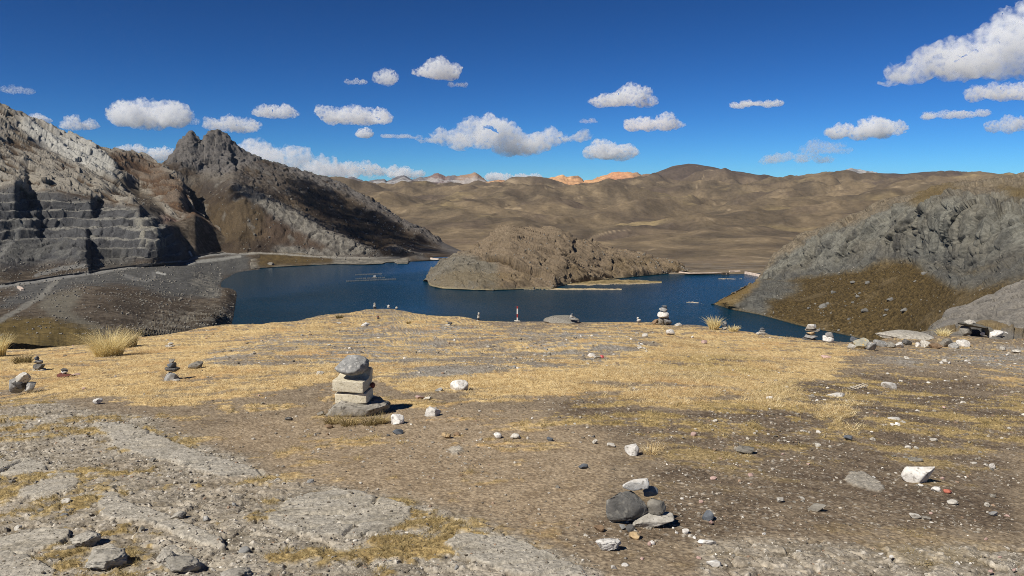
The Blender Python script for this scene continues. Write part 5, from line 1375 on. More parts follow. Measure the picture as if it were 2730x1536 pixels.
# further small stones, each on its own, told apart only by the ground they lie on
def small_stones(n, poly, mats, smin, smax, label, group, seed):
    R = np.random.RandomState(seed)
    poly = np.asarray(poly, float); k = 0
    protos = {}
    while k < n:
        x = R.uniform(poly[:, 0].min(), poly[:, 0].max()); y = R.uniform(poly[:, 1].min(), poly[:, 1].max())
        ins = False
        for a, b in zip(poly, np.roll(poly, -1, 0)):
            if (a[1] > y) != (b[1] > y) and x < (b[0] - a[0]) * (y - a[1]) / (b[1] - a[1]) + a[0]: ins = not ins
        if not ins: continue
        mt = mats[R.randint(len(mats))]; v = R.randint(4)
        g = G(x, y)
        s = px_m(g) * (smin + (smax - smin) * R.power(0.6)) * 0.5
        key = (mt, v)
        if key not in protos:
            V, F = rock_verts(2, 900 + seed * 10 + v, 0.6, 0.08)
            protos[key] = np_mesh('stone', V, F, False); protos[key].materials.append(M[mt])
        o = link('stone', protos[key])
        sz = R.uniform(0.45, 0.8)
        o.scale = (s, s * R.uniform(0.6, 1.0), s * sz)
        o.rotation_euler = (R.uniform(-.25, .25), R.uniform(-.25, .25), R.uniform(0, 6.28))
        o.location = g + Vector((0, 0, s * sz * 0.45))
        tag(o, label, 'stone', group)
        k += 1
small_stones(62, dp((1900,950),(2560,920),(2560,1330),(1750,1340),(1550,1120),(1800,1060)), ['white', 'pale', 'pale', 'pink', 'mid'], 8, 17, 'pale pebble-sized stone scattered over the dark soil on the right', 'pale stones scattered on the dark soil', 51)
small_stones(34, dp((1000,850),(1650,850),(1650,925),(1300,945),(1000,930)), ['pale', 'mid', 'grey', 'white'], 6, 12, 'small stone scattered on the grey gravel patch amid the grass', 'stones scattered on the gravel patch', 52)
small_stones(40, dp((0,1080),(500,1090),(1000,1240),(1450,1440),(0,1440)), ['pale', 'mid', 'grey', 'mid'], 10, 22, 'grey stone loose among the bedrock slabs at lower left', 'stones loose among the bedrock slabs', 53)
small_stones(24, dp((620,1060),(1500,1050),(1480,1250),(1000,1230)), ['brown', 'mid', 'pale', 'dark'], 7, 13, 'small stone on the bare trodden dirt in the middle', 'stones on the trodden dirt', 54)
small_stones(22, dp((0,850),(900,830),(900,1000),(0,1010)), ['pale', 'mid', 'pink', 'brown'], 6, 12, 'small stone half hidden in the gold grass at left', 'stones in the gold grass at left', 55)
small_stones(22, dp((1150,820),(1900,840),(2150,900),(1900,1000),(1300,1000)), ['pale', 'mid', 'pink', 'white'], 6, 12, 'small stone half hidden in the gold grass right of centre', 'stones in the gold grass right of centre', 56)
small_stones(26, dp((1450,1340),(2560,1350),(2560,1440),(1500,1440)), ['pale', 'white', 'mid', 'pink'], 10, 20, 'pale stone on the stony dirt along the bottom right', 'stones along the bottom right', 57)
small_stones(9, [(1694,919),(1735,921),(1730,940),(1692,938)], ['white', 'pale'], 9, 14, 'one of a cluster of white stones in the grass right of the red ball', 'cluster of white stones', 58)
small_stones(10, dp((2180,905),(2560,895),(2560,930),(2200,930)), ['pale', 'white', 'mid'], 9, 16, 'small stone on the grey gravel before the boulder line', 'stones on the gravel before the boulders', 59)

# ------------------------------------------------------------------ pebbles nobody could count
def build_pebbles():
    R = np.random.RandomState(91)
    N = 52000
    x = R.uniform(-200, 2930, N); y = 870 + 700 * R.uniform(0, 1, N) ** 0.85
    ok = y > np.interp(x, EDGE[:, 0], EDGE[:, 1]) + 6
    x, y = x[ok], y[ok]
    r = EYE / (tan_down(x, y) - SLOPE)
    d = ray(x, y); az = np.arctan2(d[:, 0], d[:, 1])
    X, Y = np.sin(az) * r, np.cos(az) * r
    L = ground_layers(X, Y, x, y)
    dens = np.clip(0.13 + 0.75 * L['rub'] + 0.5 * L['grav'] + 0.55 * L['dark'] + 0.1 * L['dirt'], 0, 1) * (1 - 0.85 * L['turf']) * (1 - 0.6 * L['slab'])
    dens = dens * (0.35 + 0.65 * sstep(-0.2, 0.3, L['w2'] + 0.5 * L['tong']))
    keep = R.uniform(0, 1, len(x)) < dens
    keep &= np.cumsum(keep) <= 17000
    x, y, X, Y, r = x[keep], y[keep], X[keep], Y[keep], r[keep]
    Lk = {k: v[keep] for k, v in L.items()}
    rel = ground_relief(Lk)[0]
    Z = ground_base(X, Y, x) + rel
    V0, F0 = ico(1)
    n = len(x)
    m = (Y * CP - Z * SP) / FPX
    s = m * (1.6 + 5.0 * R.power(0.45, n) ** 2.2) * 0.9
    s = np.maximum(s, 0.004)
    ang = R.uniform(0, 6.28, n); flat = R.uniform(0.4, 0.8, n); asp = R.uniform(0.6, 1.0, n)
    jit = 1 + R.uniform(-0.28, 0.28, (n, len(V0), 1))
    P = V0[None] * jit
    P[..., 0] *= s[:, None]; P[..., 1] *= (s * asp)[:, None]; P[..., 2] *= (s * flat)[:, None]
    ca, sa = np.cos(ang)[:, None], np.sin(ang)[:, None]
    Q = np.stack([P[..., 0] * ca - P[..., 1] * sa, P[..., 0] * sa + P[..., 1] * ca, P[..., 2]], -1)
    Q += np.stack([X, Y, Z + s * flat * 0.35], -1)[:, None]
    F = (F0[None] + (np.arange(n) * len(V0))[:, None, None]).reshape(-1, 3)
    t = R.uniform(0, 1, n)
    c = np.array([s2l(112, 104, 92), s2l(150, 142, 128), s2l(178, 170, 156), s2l(216, 210, 198), s2l(146, 124, 104)])[np.searchsorted([0.26, 0.62, 0.88, 0.925], t)]
    c = c * R.uniform(0.8, 1.1, (n, 1))
    me = np_mesh('pebbles', Q.reshape(-1, 3), F, False, np.repeat(c, len(V0), 0))
    o = link('pebbles', me, mat_terrain('pebble', 60.0, 0.2, 0.004, 0.2))
    tag(o, kind='stuff')
build_pebbles()

# ------------------------------------------------------------------ grass
def mat_grass(name, ca, cb, cc):
    m, nt, N, L, out = mat_new(name)
    b = N.new('ShaderNodeBsdfPrincipled'); b.inputs['Roughness'].default_value = 0.7; b.inputs['Specular IOR Level'].default_value = 0.15
    tr = N.new('ShaderNodeBsdfTranslucent'); ms = N.new('ShaderNodeMixShader'); ms.inputs[0].default_value = 0.4
    oi = N.new('ShaderNodeObjectInfo')
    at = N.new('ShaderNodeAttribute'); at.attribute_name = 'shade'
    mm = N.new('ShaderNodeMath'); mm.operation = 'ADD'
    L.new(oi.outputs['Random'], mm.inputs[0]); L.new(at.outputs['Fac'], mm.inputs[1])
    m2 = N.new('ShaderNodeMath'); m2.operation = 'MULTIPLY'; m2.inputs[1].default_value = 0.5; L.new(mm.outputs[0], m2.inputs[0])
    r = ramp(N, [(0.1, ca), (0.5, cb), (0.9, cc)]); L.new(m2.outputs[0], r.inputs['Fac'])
    L.new(r.outputs['Color'], b.inputs['Base Color']); L.new(r.outputs['Color'], tr.inputs['Color'])
    L.new(b.outputs[0], ms.inputs[1]); L.new(tr.outputs[0], ms.inputs[2]); L.new(ms.outputs[0], out.inputs['Surface'])
    return m
M_straw = mat_grass('straw', T(180, 154, 112), T(224, 202, 154), T(244, 230, 190))
M_sere = mat_grass('sere_grass', T(126, 112, 76), T(178, 158, 112), T(220, 202, 152))
M_ichu = mat_grass('tussock_grass', T(222, 204, 150), T(244, 228, 176), T(252, 242, 206))

def blades(n, rad, hgt, width, lean, seed, segs=3):
    R = np.random.RandomState(seed)
    V = []; F = []; sh = []
    for k in range(n):
        a = R.uniform(0, 6.283); rr = rad * math.sqrt(R.uniform(0, 1))
        bx, by = rr * math.cos(a), rr * math.sin(a)
        out = a + R.normal(0, 0.6)
        ln = hgt * R.uniform(0.55, 1.15); le = lean * R.uniform(0.3, 1.2) * (0.4 + rr / rad)
        wv = width * R.uniform(0.7, 1.3); pa = R.uniform(0, 3.14)
        base = len(V); s = R.uniform(0, 1)
        for j in range(segs + 1):
            t = j / segs
            h = ln * (t - 0.28 * le * t * t); o_ = ln * le * t ** 1.7
            cx, cy = bx + o_ * math.cos(out), by + o_ * math.sin(out)
            w = wv * (1 - t) * 0.5
            if j < segs:
                V += [(cx - w * math.cos(pa), cy - w * math.sin(pa), h), (cx + w * math.cos(pa), cy + w * math.sin(pa), h)]
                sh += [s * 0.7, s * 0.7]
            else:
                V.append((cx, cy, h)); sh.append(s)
        for j in range(segs - 1):
            i = base + 2 * j
            F += [(i, i + 1, i + 3), (i, i + 3, i + 2)]
        i = base + 2 * (segs - 1)
        F.append((i, i + 1, i + 2))
    return np.array(V), np.array(F), np.array(sh)

def scatter(name, X, Y, Z, scl, rot, proto):
    me = bpy.data.meshes.new(name)
    n = len(X)
    me.vertices.add(n); me.vertices.foreach_set('co', np.stack([X, Y, Z], 1).astype(np.float32).ravel())
    a = me.attributes.new('scl', 'FLOAT', 'POINT'); a.data.foreach_set('value', scl.astype(np.float32))
    a = me.attributes.new('rot', 'FLOAT', 'POINT'); a.data.foreach_set('value', rot.astype(np.float32))
    o = link(name, me)
    ng = bpy.data.node_groups.new(name, 'GeometryNodeTree')
    ng.interface.new_socket('Geometry', in_out='INPUT', socket_type='NodeSocketGeometry')
    ng.interface.new_socket('Geometry', in_out='OUTPUT', socket_type='NodeSocketGeometry')
    N, L = ng.nodes, ng.links
    gi = N.new('NodeGroupInput'); go = N.new('NodeGroupOutput')
    ip = N.new('GeometryNodeInstanceOnPoints'); ob = N.new('GeometryNodeObjectInfo'); ob.inputs['Object'].default_value = proto
    ob.inputs['As Instance'].default_value = True
    a1 = N.new('GeometryNodeInputNamedAttribute'); a1.data_type = 'FLOAT'; a1.inputs['Name'].default_value = 'scl'
    a2 = N.new('GeometryNodeInputNamedAttribute'); a2.data_type = 'FLOAT'; a2.inputs['Name'].default_value = 'rot'
    cx = N.new('ShaderNodeCombineXYZ'); L.new(a2.outputs['Attribute'], cx.inputs[2])
    L.new(gi.outputs[0], ip.inputs['Points']); L.new(ob.outputs['Geometry'], ip.inputs['Instance'])
    L.new(cx.outputs[0], ip.inputs['Rotation']); L.new(a1.outputs['Attribute'], ip.inputs['Scale'])
    L.new(ip.outputs[0], go.inputs[0])
    md = o.modifiers.new('scatter', 'NODES'); md.node_group = ng
    tag(o, kind='stuff')
    return o

def proto(name, mat, *a):
    V, F, sh = blades(*a)
    me = np_mesh(name, V, F, True, None, {'shade': sh}); me.materials.append(mat)
    return bpy.data.objects.new(name, me)      # not linked: only a shape for the scatter

def build_turf():
    R = np.random.RandomState(33)
    N = 120000
    x = R.uniform(-300, 3030, N); y = 815 + 750 * R.uniform(0, 1, N) ** 1.6
    ok = y > np.interp(x, EDGE[:, 0], EDGE[:, 1]) + 3.5
    x, y = x[ok], y[ok]
    r = EYE / (tan_down(x, y) - SLOPE)
    d = ray(x, y); az = np.arctan2(d[:, 0], d[:, 1])
    X, Y = np.sin(az) * r, np.cos(az) * r
    L = ground_layers(X, Y, x, y)
    keep = R.uniform(0, 1, len(x)) < np.clip(L['turf'] * 0.9 - 0.12, 0, 1)
    x, X, Y = x[keep], X[keep], Y[keep]
    Lk = {k: v[keep] for k, v in L.items()}
    Z = ground_base(X, Y, x) + ground_relief(Lk)[0] - 0.006
    gold = R.uniform(0, 1, len(x)) < np.clip(Lk['gold'] * 1.25 - 0.6 * Lk['rub'], 0, 1)
    size = R.uniform(0.55, 1.35, len(x)) * (0.6 + 0.5 * sstep(-.3, .3, Lk['tuf'])) * (1 - 0.35 * Lk['near'])
    rot = R.uniform(0, 6.28, len(x))
    p1 = proto('straw_tuft', M_straw, 16, 0.06, 0.075, 0.008, 1.5, 5, 2)
    p2 = proto('sere_tuft', M_sere, 14, 0.055, 0.060, 0.007, 1.6, 6, 2)
    scatter('dry_grass', X[gold], Y[gold], Z[gold], size[gold], rot[gold], p1)
    scatter('sparse_grass', X[~gold], Y[~gold], Z[~gold], size[~gold] * 0.85, rot[~gold], p2)
build_turf()

def tussock(x, y, hpx, wpx, n, label, mat=None, lean=0.5, seed=1, group='grass tussocks', width=2.0):
    g = G(x, y); m = px_m(g)
    V, F, sh = blades(n, wpx * m * 0.30, hpx * m * 1.5, width * m, lean, seed, 4)
    o = link('grass_tussock', np_mesh('grass_tussock', V, F, True, None, {'shade': sh}), mat or M_ichu)
    o.location = g
    tag(o, label, 'grass tussock', group)
tussock(290, 944, 56, 108, 1000, 'largest pale straw tussock rising above the grass at left', seed=11, lean=0.85, width=1.4)
tussock(345, 925, 34, 60, 260, 'darker tussock just behind the largest one, on its right', M_sere, seed=12)
tussock(-6, 952, 48, 60, 300, 'tussock cut off by the left margin', seed=13)
tussock(62, 975, 20, 60, 260, 'low olive tussock behind the small dark pointed cairn', M_sere, 1.0, 14)
tussock(1903, 880, 26, 40, 240, 'pale bristly tussock on the edge between the tall boulder cairn and a small stacked cairn', seed=15, lean=0.6)
tussock(1955, 884, 13, 34, 140, 'low pale tussock right of the small stacked cairn', seed=16, lean=0.9)
tussock(2515, 893, 16, 44, 160, 'yellow tussock between the bedrock hump and the shelter', seed=17, lean=0.9)
tussock(1090, 869, 7, 14, 60, 'tiny dark tussock in the far gold grass', M_sere, 1.0, 18)
tussock(905, 848, 9, 28, 90, 'olive tussock on the edge left of the knoll', M_sere, 1.0, 19)
for k, (x, y, w) in enumerate([(885, 1118, 60), (930, 1122, 70), (985, 1122, 60), (1020, 1118, 40)]):
    tussock(x, y, 22, w, 170, 'olive grass fringe along the foot of the concrete block cairn', M_sere, 1.3, 40 + k, 'grass fringe at the big cairn', 1.8)
for k, (x, y) in enumerate([(1735, 1216), (1750, 1205)]):
    tussock(x, y, 20, 60, 130, 'yellow grass wisp right of the whitish wedge stone', M_straw, 1.5, 50 + k, 'yellow grass wisp', 1.8)

# ------------------------------------------------------------------ things on the far side
def nearest(S, x, y):
    P, px, py = S[0], S[1], S[2]
    k = np.argmin((px - x) ** 2 + (py - y) ** 2 * 1.0)
    return P.reshape(-1, 3)[k]

# boulders on the grassy slope under the cliff
R_ = np.random.RandomState(5)
for x, y, w in [(2273,755,14),(2312,757,15),(2464,732,15),(2221,782,15),(2292,784,9),(2287,793,11),(2372,801,18),(2273,809,9),(2256,817,8),(2194,820,22),(2304,831,20),(2364,828,12),(2360,842,12),(2414,831,22),(2263,854,12),(2157,823,9),(2205,811,12),(2236,882,8),(2440,752,9)]:
    p = nearest(RH, x, y)
    s = w * (p[1] * CP - p[2] * SP) / FPX * 0.48
    V, F = rock_verts(3, 300 + int(x), 0.7, 0.06)
    o = link('boulder', np_mesh('boulder', V, F, False), M['dusk'])
    o.scale = (s, s * 0.8, s * R_.uniform(0.5, 0.75)); o.rotation_euler = (0.2, -0.35, R_.uniform(-.4, .4)); o.location = Vector(p) + Vector((0, 0, s * 0.25))
    tag(o, 'grey boulder lying on the brown grassy slope below the right-hand cliff', 'boulder', 'boulders on the slope below the cliff')
p = at_height(721, 706, LAKE + 2.2)
o = put_rock(712, 699, 731, 712, 'mid', p[1], name='boulder', n=3)
tag(o, 'lone grey boulder on the brown bank across the lake below the mountain', 'boulder')

def wall_strip(name, pts, h, thick, mat, label, cat, z=None, surf=None, base_drop=1.5):
    """a low wall along bearings; pts (x,y)"""
    xs = np.array([p[0] for p in pts], float); ys = np.array([p[1] for p in pts], float)
    t = np.linspace(0, 1, 4 * len(pts)); tt = np.linspace(0, 1, len(pts))
    xs, ys = np.interp(t, tt, xs), np.interp(t, tt, ys)
    P = at_height(xs, ys, z) if surf is None else np.array([nearest(surf, a, b) for a, b in zip(xs, ys)])
    if surf is not None:
        for _ in range(2): P[1:-1] = (P[:-2] + 2 * P[1:-1] + P[2:]) / 4
    tg = np.gradient(P[:, :2], axis=0); tg /= np.linalg.norm(tg, axis=1, keepdims=True) + 1e-9
    nrm = np.stack([-tg[:, 1], tg[:, 0]], 1) * thick / 2
    rows = []
    for sgn, dz in ((-1, -base_drop), (-1, h), (1, h), (1, -base_drop)):
        q = P.copy(); q[:, :2] += nrm * sgn; q[:, 2] += dz; rows.append(q)
    V = np.stack(rows, 1)
    n = len(P); i = np.arange(n * 4).reshape(n, 4)
    F = [np.stack([i[:-1, a], i[1:, a], i[1:, b], i[:-1, b]], -1) for a, b in ((0, 1), (1, 2), (2, 3))]
    F = np.concatenate(F).tolist() + [[i[0, 0], i[0, 1], i[0, 2], i[0, 3]], [i[-1, 3], i[-1, 2], i[-1, 1], i[-1, 0]]]
    o = link(name, np_mesh(name, V.reshape(-1, 3), np.array(F), False), mat)
    tag(o, label, cat)
    return o
M_dam = mat_stone('dam_concrete', T(176, 156, 140), T(214, 196, 180), 0.4)
dm = wall_strip('dam_wall', [(1760,727),(1779,727.5),(1811,728.5),(1837,731.5),(1868,732),(1904,731),(1925,730)], 2.0, 2.4, M_dam, 'long pale pinkish dam wall along the far end of the lake', 'dam wall', z=LAKE)
wall_strip('dam_wall', [(1945,727),(1958,726.5),(1973,726.5)], 2.2, 2.4, M_dam, 'short pale wall continuing the dam right of its gatehouse', 'dam wall', z=LAKE)
wall_strip('dam_wall', [(1987,730),(2004,733.5),(2016,736),(2032,739)], 2.6, 2.2, M_dam, 'pale curved wall piece at the foot of the right-hand cliff', 'dam wall', z=LAKE)
gg = at_height(1934, 732, LAKE)
GH = tag(empty('gatehouse', gg), 'small dark gatehouse set in the pale dam wall', 'gatehouse')
MD = mat_stone('dark_concrete', T(58, 52, 44), T(92, 82, 70), 0.6); MD2 = mat_stone('dark_roof', T(96, 84, 66), T(130, 114, 92), 0.6)
def box(name, sx, sy, sz, loc, mat, parent, rz=0.0):
    bm = bmesh.new(); bmesh.ops.create_cube(bm, size=1.0, matrix=Matrix.Diagonal((sx, sy, sz, 1)))
    bmesh.ops.bevel(bm, geom=bm.edges[:], offset=min(sx, sy, sz) * 0.04, segments=1, affect='EDGES')
    me = bpy.data.meshes.new(name); bm.to_mesh(me); bm.free()
    o = link(name, me, mat, parent); o.location = loc; o.rotation_euler = (0, 0, rz); return o
box('wall', 8.0, 3.0, 2.4, (0, 0, 1.0), MD, GH, 0.12); box('roof', 8.6, 3.6, 0.3, (0, 0, 2.36), MD2, GH, 0.12)
for k in (-2.2, 0.6): box('sluice_gate', 1.0, 0.2, 1.3, (k, -1.62, 0.9), M_dam, GH, 0.12)

M_kerb = mat_stone('dark_kerb', T(54, 53, 52), T(84, 82, 79), 0.5)
wall_strip('road_barrier', [(0,761),(65,751),(130,742.5),(190,734),(250,724),(320,713),(390,705),(450,698),(500,690),(530,682),(560,678),(620,674)], 1.3, 0.9, M_kerb, 'long dark barrier beside the mine road at the foot of the quarry', 'road barrier', surf=LH)
wall_strip('culvert_wall', [(50,767),(60,773)], 1.5, 2.0, M_dam, 'short pale culvert wall below the mine road', 'wall', surf=LH)
wall_strip('lakeside_ramp', [(1148,689),(1158,690.5),(1169,692)], 1.0, 2.0, M_dam, 'small whitish ramp where the lake meets the island', 'ramp', z=LAKE + 0.6)

# rubble strewn over the slopes across the lake
def build_rubble():
    R = np.random.RandomState(17)
    V, F = rock_verts(1, 71, 0.6, 0.1)
    me = np_mesh('rubble_stone', V, F, False); me.materials.append(M['mid'])
    pr = bpy.data.objects.new('rubble_stone', me)
    X = []; S = []
    for surf, n, box_, smax in ((LH, 2600, (-60, 640, 700, 905), 3.2), (LH, 500, (0, 520, 380, 560), 3.0), (PK, 500, (560, 1130, 500, 700), 3.2), (IS, 500, (1140, 1840, 610, 775), 3.0), (RH, 260, (1950, 2730, 700, 900), 3.2)):
        P, px, py = surf[0].reshape(-1, 3), surf[1].ravel(), surf[2].ravel()
        ok = np.where((px > box_[0]) & (px < box_[1]) & (py > box_[2]) & (py < box_[3]) & (P[:, 2] > LAKE + 0.6))[0]
        clump = fbm(P[ok] * 0.03, 2, seed=18)
        w = np.clip(clump + 0.25, 0, 1); w /= w.sum()
        k = R.choice(ok, n, p=w)
        mm = (P[k][:, 1] * CP - P[k][:, 2] * SP) / FPX
        X.append(P[k]); S.append(smax * mm * (0.25 + 0.75 * R.uniform(0, 1, n) ** 3))
    X = np.concatenate(X); S = np.concatenate(S)
    scatter('rubble', X[:, 0], X[:, 1], X[:, 2] + 0.1, S, R.uniform(0, 6.28, len(S)), pr)
build_rubble()

# fish cages moored on the lake
def cage_mesh(s):
    bm = bmesh.new()
    def b(sx, sy, sz, x, y, z): bmesh.ops.create_cube(bm, size=1.0, matrix=Matrix.Translation((x, y, z)) @ Matrix.Diagonal((sx, sy, sz, 1)))
    for q in (-1, 1):
        b(s, 0.5, 0.5, 0, q * s / 2, 0.12); b(0.5, s, 0.5, q * s / 2, 0, 0.12)
        b(s, 0.14, 0.14, 0, q * s / 2, 1.0); b(0.14, s, 0.14, q * s / 2, 0, 1.0)
        for w in (-1, 1): b(0.16, 0.16, 1.0, q * s / 2, w * s / 2, 0.55)
    me = bpy.data.meshes.new('fish_cage'); bm.to_mesh(me); bm.free()
    return me
cm = cage_mesh(2.6); cm.materials.append(mat_flat('cage_frame', T(112, 114, 114)))
for xa, ya, xb, yb, n in ((927, 750.6, 1052, 745, 15), (952, 744, 1022, 741, 8), (951, 733.8, 1006, 731, 8)):
    for k in range(n):
        t = k / (n - 1)
        o = link('fish_cage', cm); o.location = at_height(xa + (xb - xa) * t, ya + (yb - ya) * t, LAKE); o.rotation_euler = (0, 0, 0.3)
        tag(o, 'square floating fish cage moored in a row on the lake', 'fish cage', 'fish cages moored on the lake')
gh = at_height(999, 740, LAKE)
RF = tag(empty('raft_hut', gh), 'little pale hut on a raft between the rows of fish cages', 'raft hut')
box('raft', 5.0, 4.0, 0.5, (0, 0, 0.2), mat_flat('raft_wood', T(120, 112, 100)), RF); box('hut', 2.6, 2.2, 1.7, (0, 0, 1.3), mat_flat('hut_wall', T(170, 172, 172)), RF)
o = link('fish_cage', cm); o.location = at_height(1014.8, 731, LAKE); tag(o, 'single floating fish cage apart from the rows', 'fish cage')
# ------------------------------------------------------------------ clouds: real bodies of vapour far beyond the hills
def mat_cloud(name, wispy):
    m, nt, N, L, out = mat_new(name)
    v = N.new('ShaderNodeVolumePrincipled')
    v.inputs['Color'].default_value = (1.0, 1.0, 1.0, 1); v.inputs['Anisotropy'].default_value = 0.0
    L.new(v.outputs[0], out.inputs['Volume'])
    at = N.new('ShaderNodeAttribute'); at.attribute_type = 'OBJECT'; at.attribute_name = 'thick'
    sc = N.new('ShaderNodeAttribute'); sc.attribute_type = 'OBJECT'; sc.attribute_name = 'grain'
    geo = N.new('ShaderNodeNewGeometry')
    s = N.new('ShaderNodeVectorMath'); s.operation = 'SCALE'; L.new(geo.outputs['Position'], s.inputs[0]); L.new(sc.outputs['Fac'], s.inputs['Scale'])
    n = N.new('ShaderNodeTexNoise'); n.inputs['Scale'].default_value = 1.7; n.inputs['Detail'].default_value = 5; n.inputs['Roughness'].default_value = 0.6
    L.new(s.outputs[0], n.inputs['Vector'])
    mr = N.new('ShaderNodeMapRange'); mr.interpolation_type = 'SMOOTHSTEP'
    mr.inputs['From Min'].default_value = 0.44 if wispy else 0.40; mr.inputs['From Max'].default_value = 0.74 if wispy else 0.72
    L.new(n.outputs['Fac'], mr.inputs['Value'])
    mu = N.new('ShaderNodeMath'); mu.operation = 'MULTIPLY'; L.new(mr.outputs[0], mu.inputs[0]); L.new(at.outputs['Fac'], mu.inputs[1])
    L.new(mu.outputs[0], v.inputs['Density'])
    return m
M_cloud = mat_cloud('cloud_vapour', False)
M_wisp = mat_cloud('cloud_wisp', True)

def cloud_body(name, balls, voxel, seed, amp, grain, thick, mat, label, group='clouds in the blue sky'):
    """balls: (centre, (rx,ry,rz)) in metres -> one closed skin with cauliflower relief"""
    V0, F0 = ico(3)
    c0 = np.mean([np.asarray(b[0], float) for b in balls], 0)
    V = np.concatenate([V0 * np.asarray(r, float) + (np.asarray(c, float) - c0) for c, r in balls])
    F = np.concatenate([F0 + k * len(V0) for k in range(len(balls))])
    me = np_mesh('tmp', V, F, True)
    o = bpy.data.objects.new('tmp', me); COL.objects.link(o)
    md = o.modifiers.new('r', 'REMESH'); md.mode = 'VOXEL'; md.voxel_size = voxel
    dg = bpy.context.evaluated_depsgraph_get()
    me2 = bpy.data.meshes.new_from_object(o.evaluated_get(dg))
    bpy.data.objects.remove(o); bpy.data.meshes.remove(me)
    n = len(me2.vertices)
    P = np.empty(n * 3, np.float32); me2.vertices.foreach_get('co', P); P = P.reshape(-1, 3).astype(float)
    NN = np.empty(n * 3, np.float32); me2.vertices.foreach_get('normal', NN); NN = NN.reshape(-1, 3)
    q = (P + c0) * grain
    bil = 1 - np.abs(perlin(q * 0.7, seed)) * 2.2
    bil2 = 1 - np.abs(perlin(q * 1.7, seed + 1)) * 2.2
    d = amp * (1.0 * perlin(q * 0.35, seed + 3) + 0.55 * (bil - 0.5) * 0.8 + 0.3 * (bil2 - 0.5))
    up = sstep(-0.8, 0.1, NN[:, 2])
    P = P + NN * (d * (0.35 + 0.65 * up))[:, None]
    me2.vertices.foreach_set('co', P.astype(np.float32).ravel())
    me2.name = name
    me2.materials.clear()
    o = link(name, me2, mat)
    o.location = c0
    o['thick'] = float(thick); o['grain'] = float(grain)
    tag(o, label, 'cloud', group)
    return o

def cloud(cx, cy, hw, hh, label, n=7, seed=1, dens=1.0, wisp=False, skew=0.0, balls=None, near=1.0):
    d = ray(cx, cy + hh * 0.6)
    el = math.degrees(math.atan2(d[2], math.hypot(d[0], d[1])))
    r = float(np.clip(620 / math.tan(math.radians(max(el, 0.5))), 6500, 15000))
    if cy > 440: r = 16000
    elif cy > 380: r = max(r, 12500)
    r *= near
    R = np.random.RandomState(seed)
    c = at_range(cx, cy, r)
    fw = c[1] * CP - c[2] * SP
    m = fw / FPX
    rt = np.array([1.0, 0, 0]); fwd = np.array([c[0], c[1], 0]) / math.hypot(c[0], c[1])
    rt = np.array([fwd[1], -fwd[0], 0])
    out = []
    if balls is None:
        balls = []
        for k in range(n):
            u = -0.85 + 1.7 * (k + 0.5) / n + R.uniform(-.12, .12)
            e = math.sqrt(max(0.05, 1 - (u + skew * 0.3) ** 2))
            rr = (0.28 + 0.62 * e * R.uniform(0.45, 1.1))
            balls.append((u, -0.55 + rr * 0.75 * R.uniform(0.8, 1.1) + 0.25 * skew * u, rr))
        for k in range(n // 2):
            u = R.uniform(-.6, .6)
            balls.append((u, R.uniform(0.0, 0.45) * (1 - u * u), R.uniform(0.3, 0.5)))
    for u, v, rr in balls:
        rz = rr * hh; rx = max(rz * R.uniform(1.2, 2.0), hw / (n * 0.8))
        p = c + rt * (u * (hw - rx * 0.5)) * m + np.array([0, 0, 1.0]) * (v * hh * m) + fwd * (R.uniform(-.35, .35) * hw * m)
        out.append((p, (rx * m, rx * m * 0.9, rz * m)))
    size = hh * m
    cloud_body('cloud', out, max(size / 11, 3.2 * m), seed, size * 0.75, 2.0 / size, dens * (3.8 if not wisp else 3.6) / size, M_wisp if wisp else M_cloud, label)

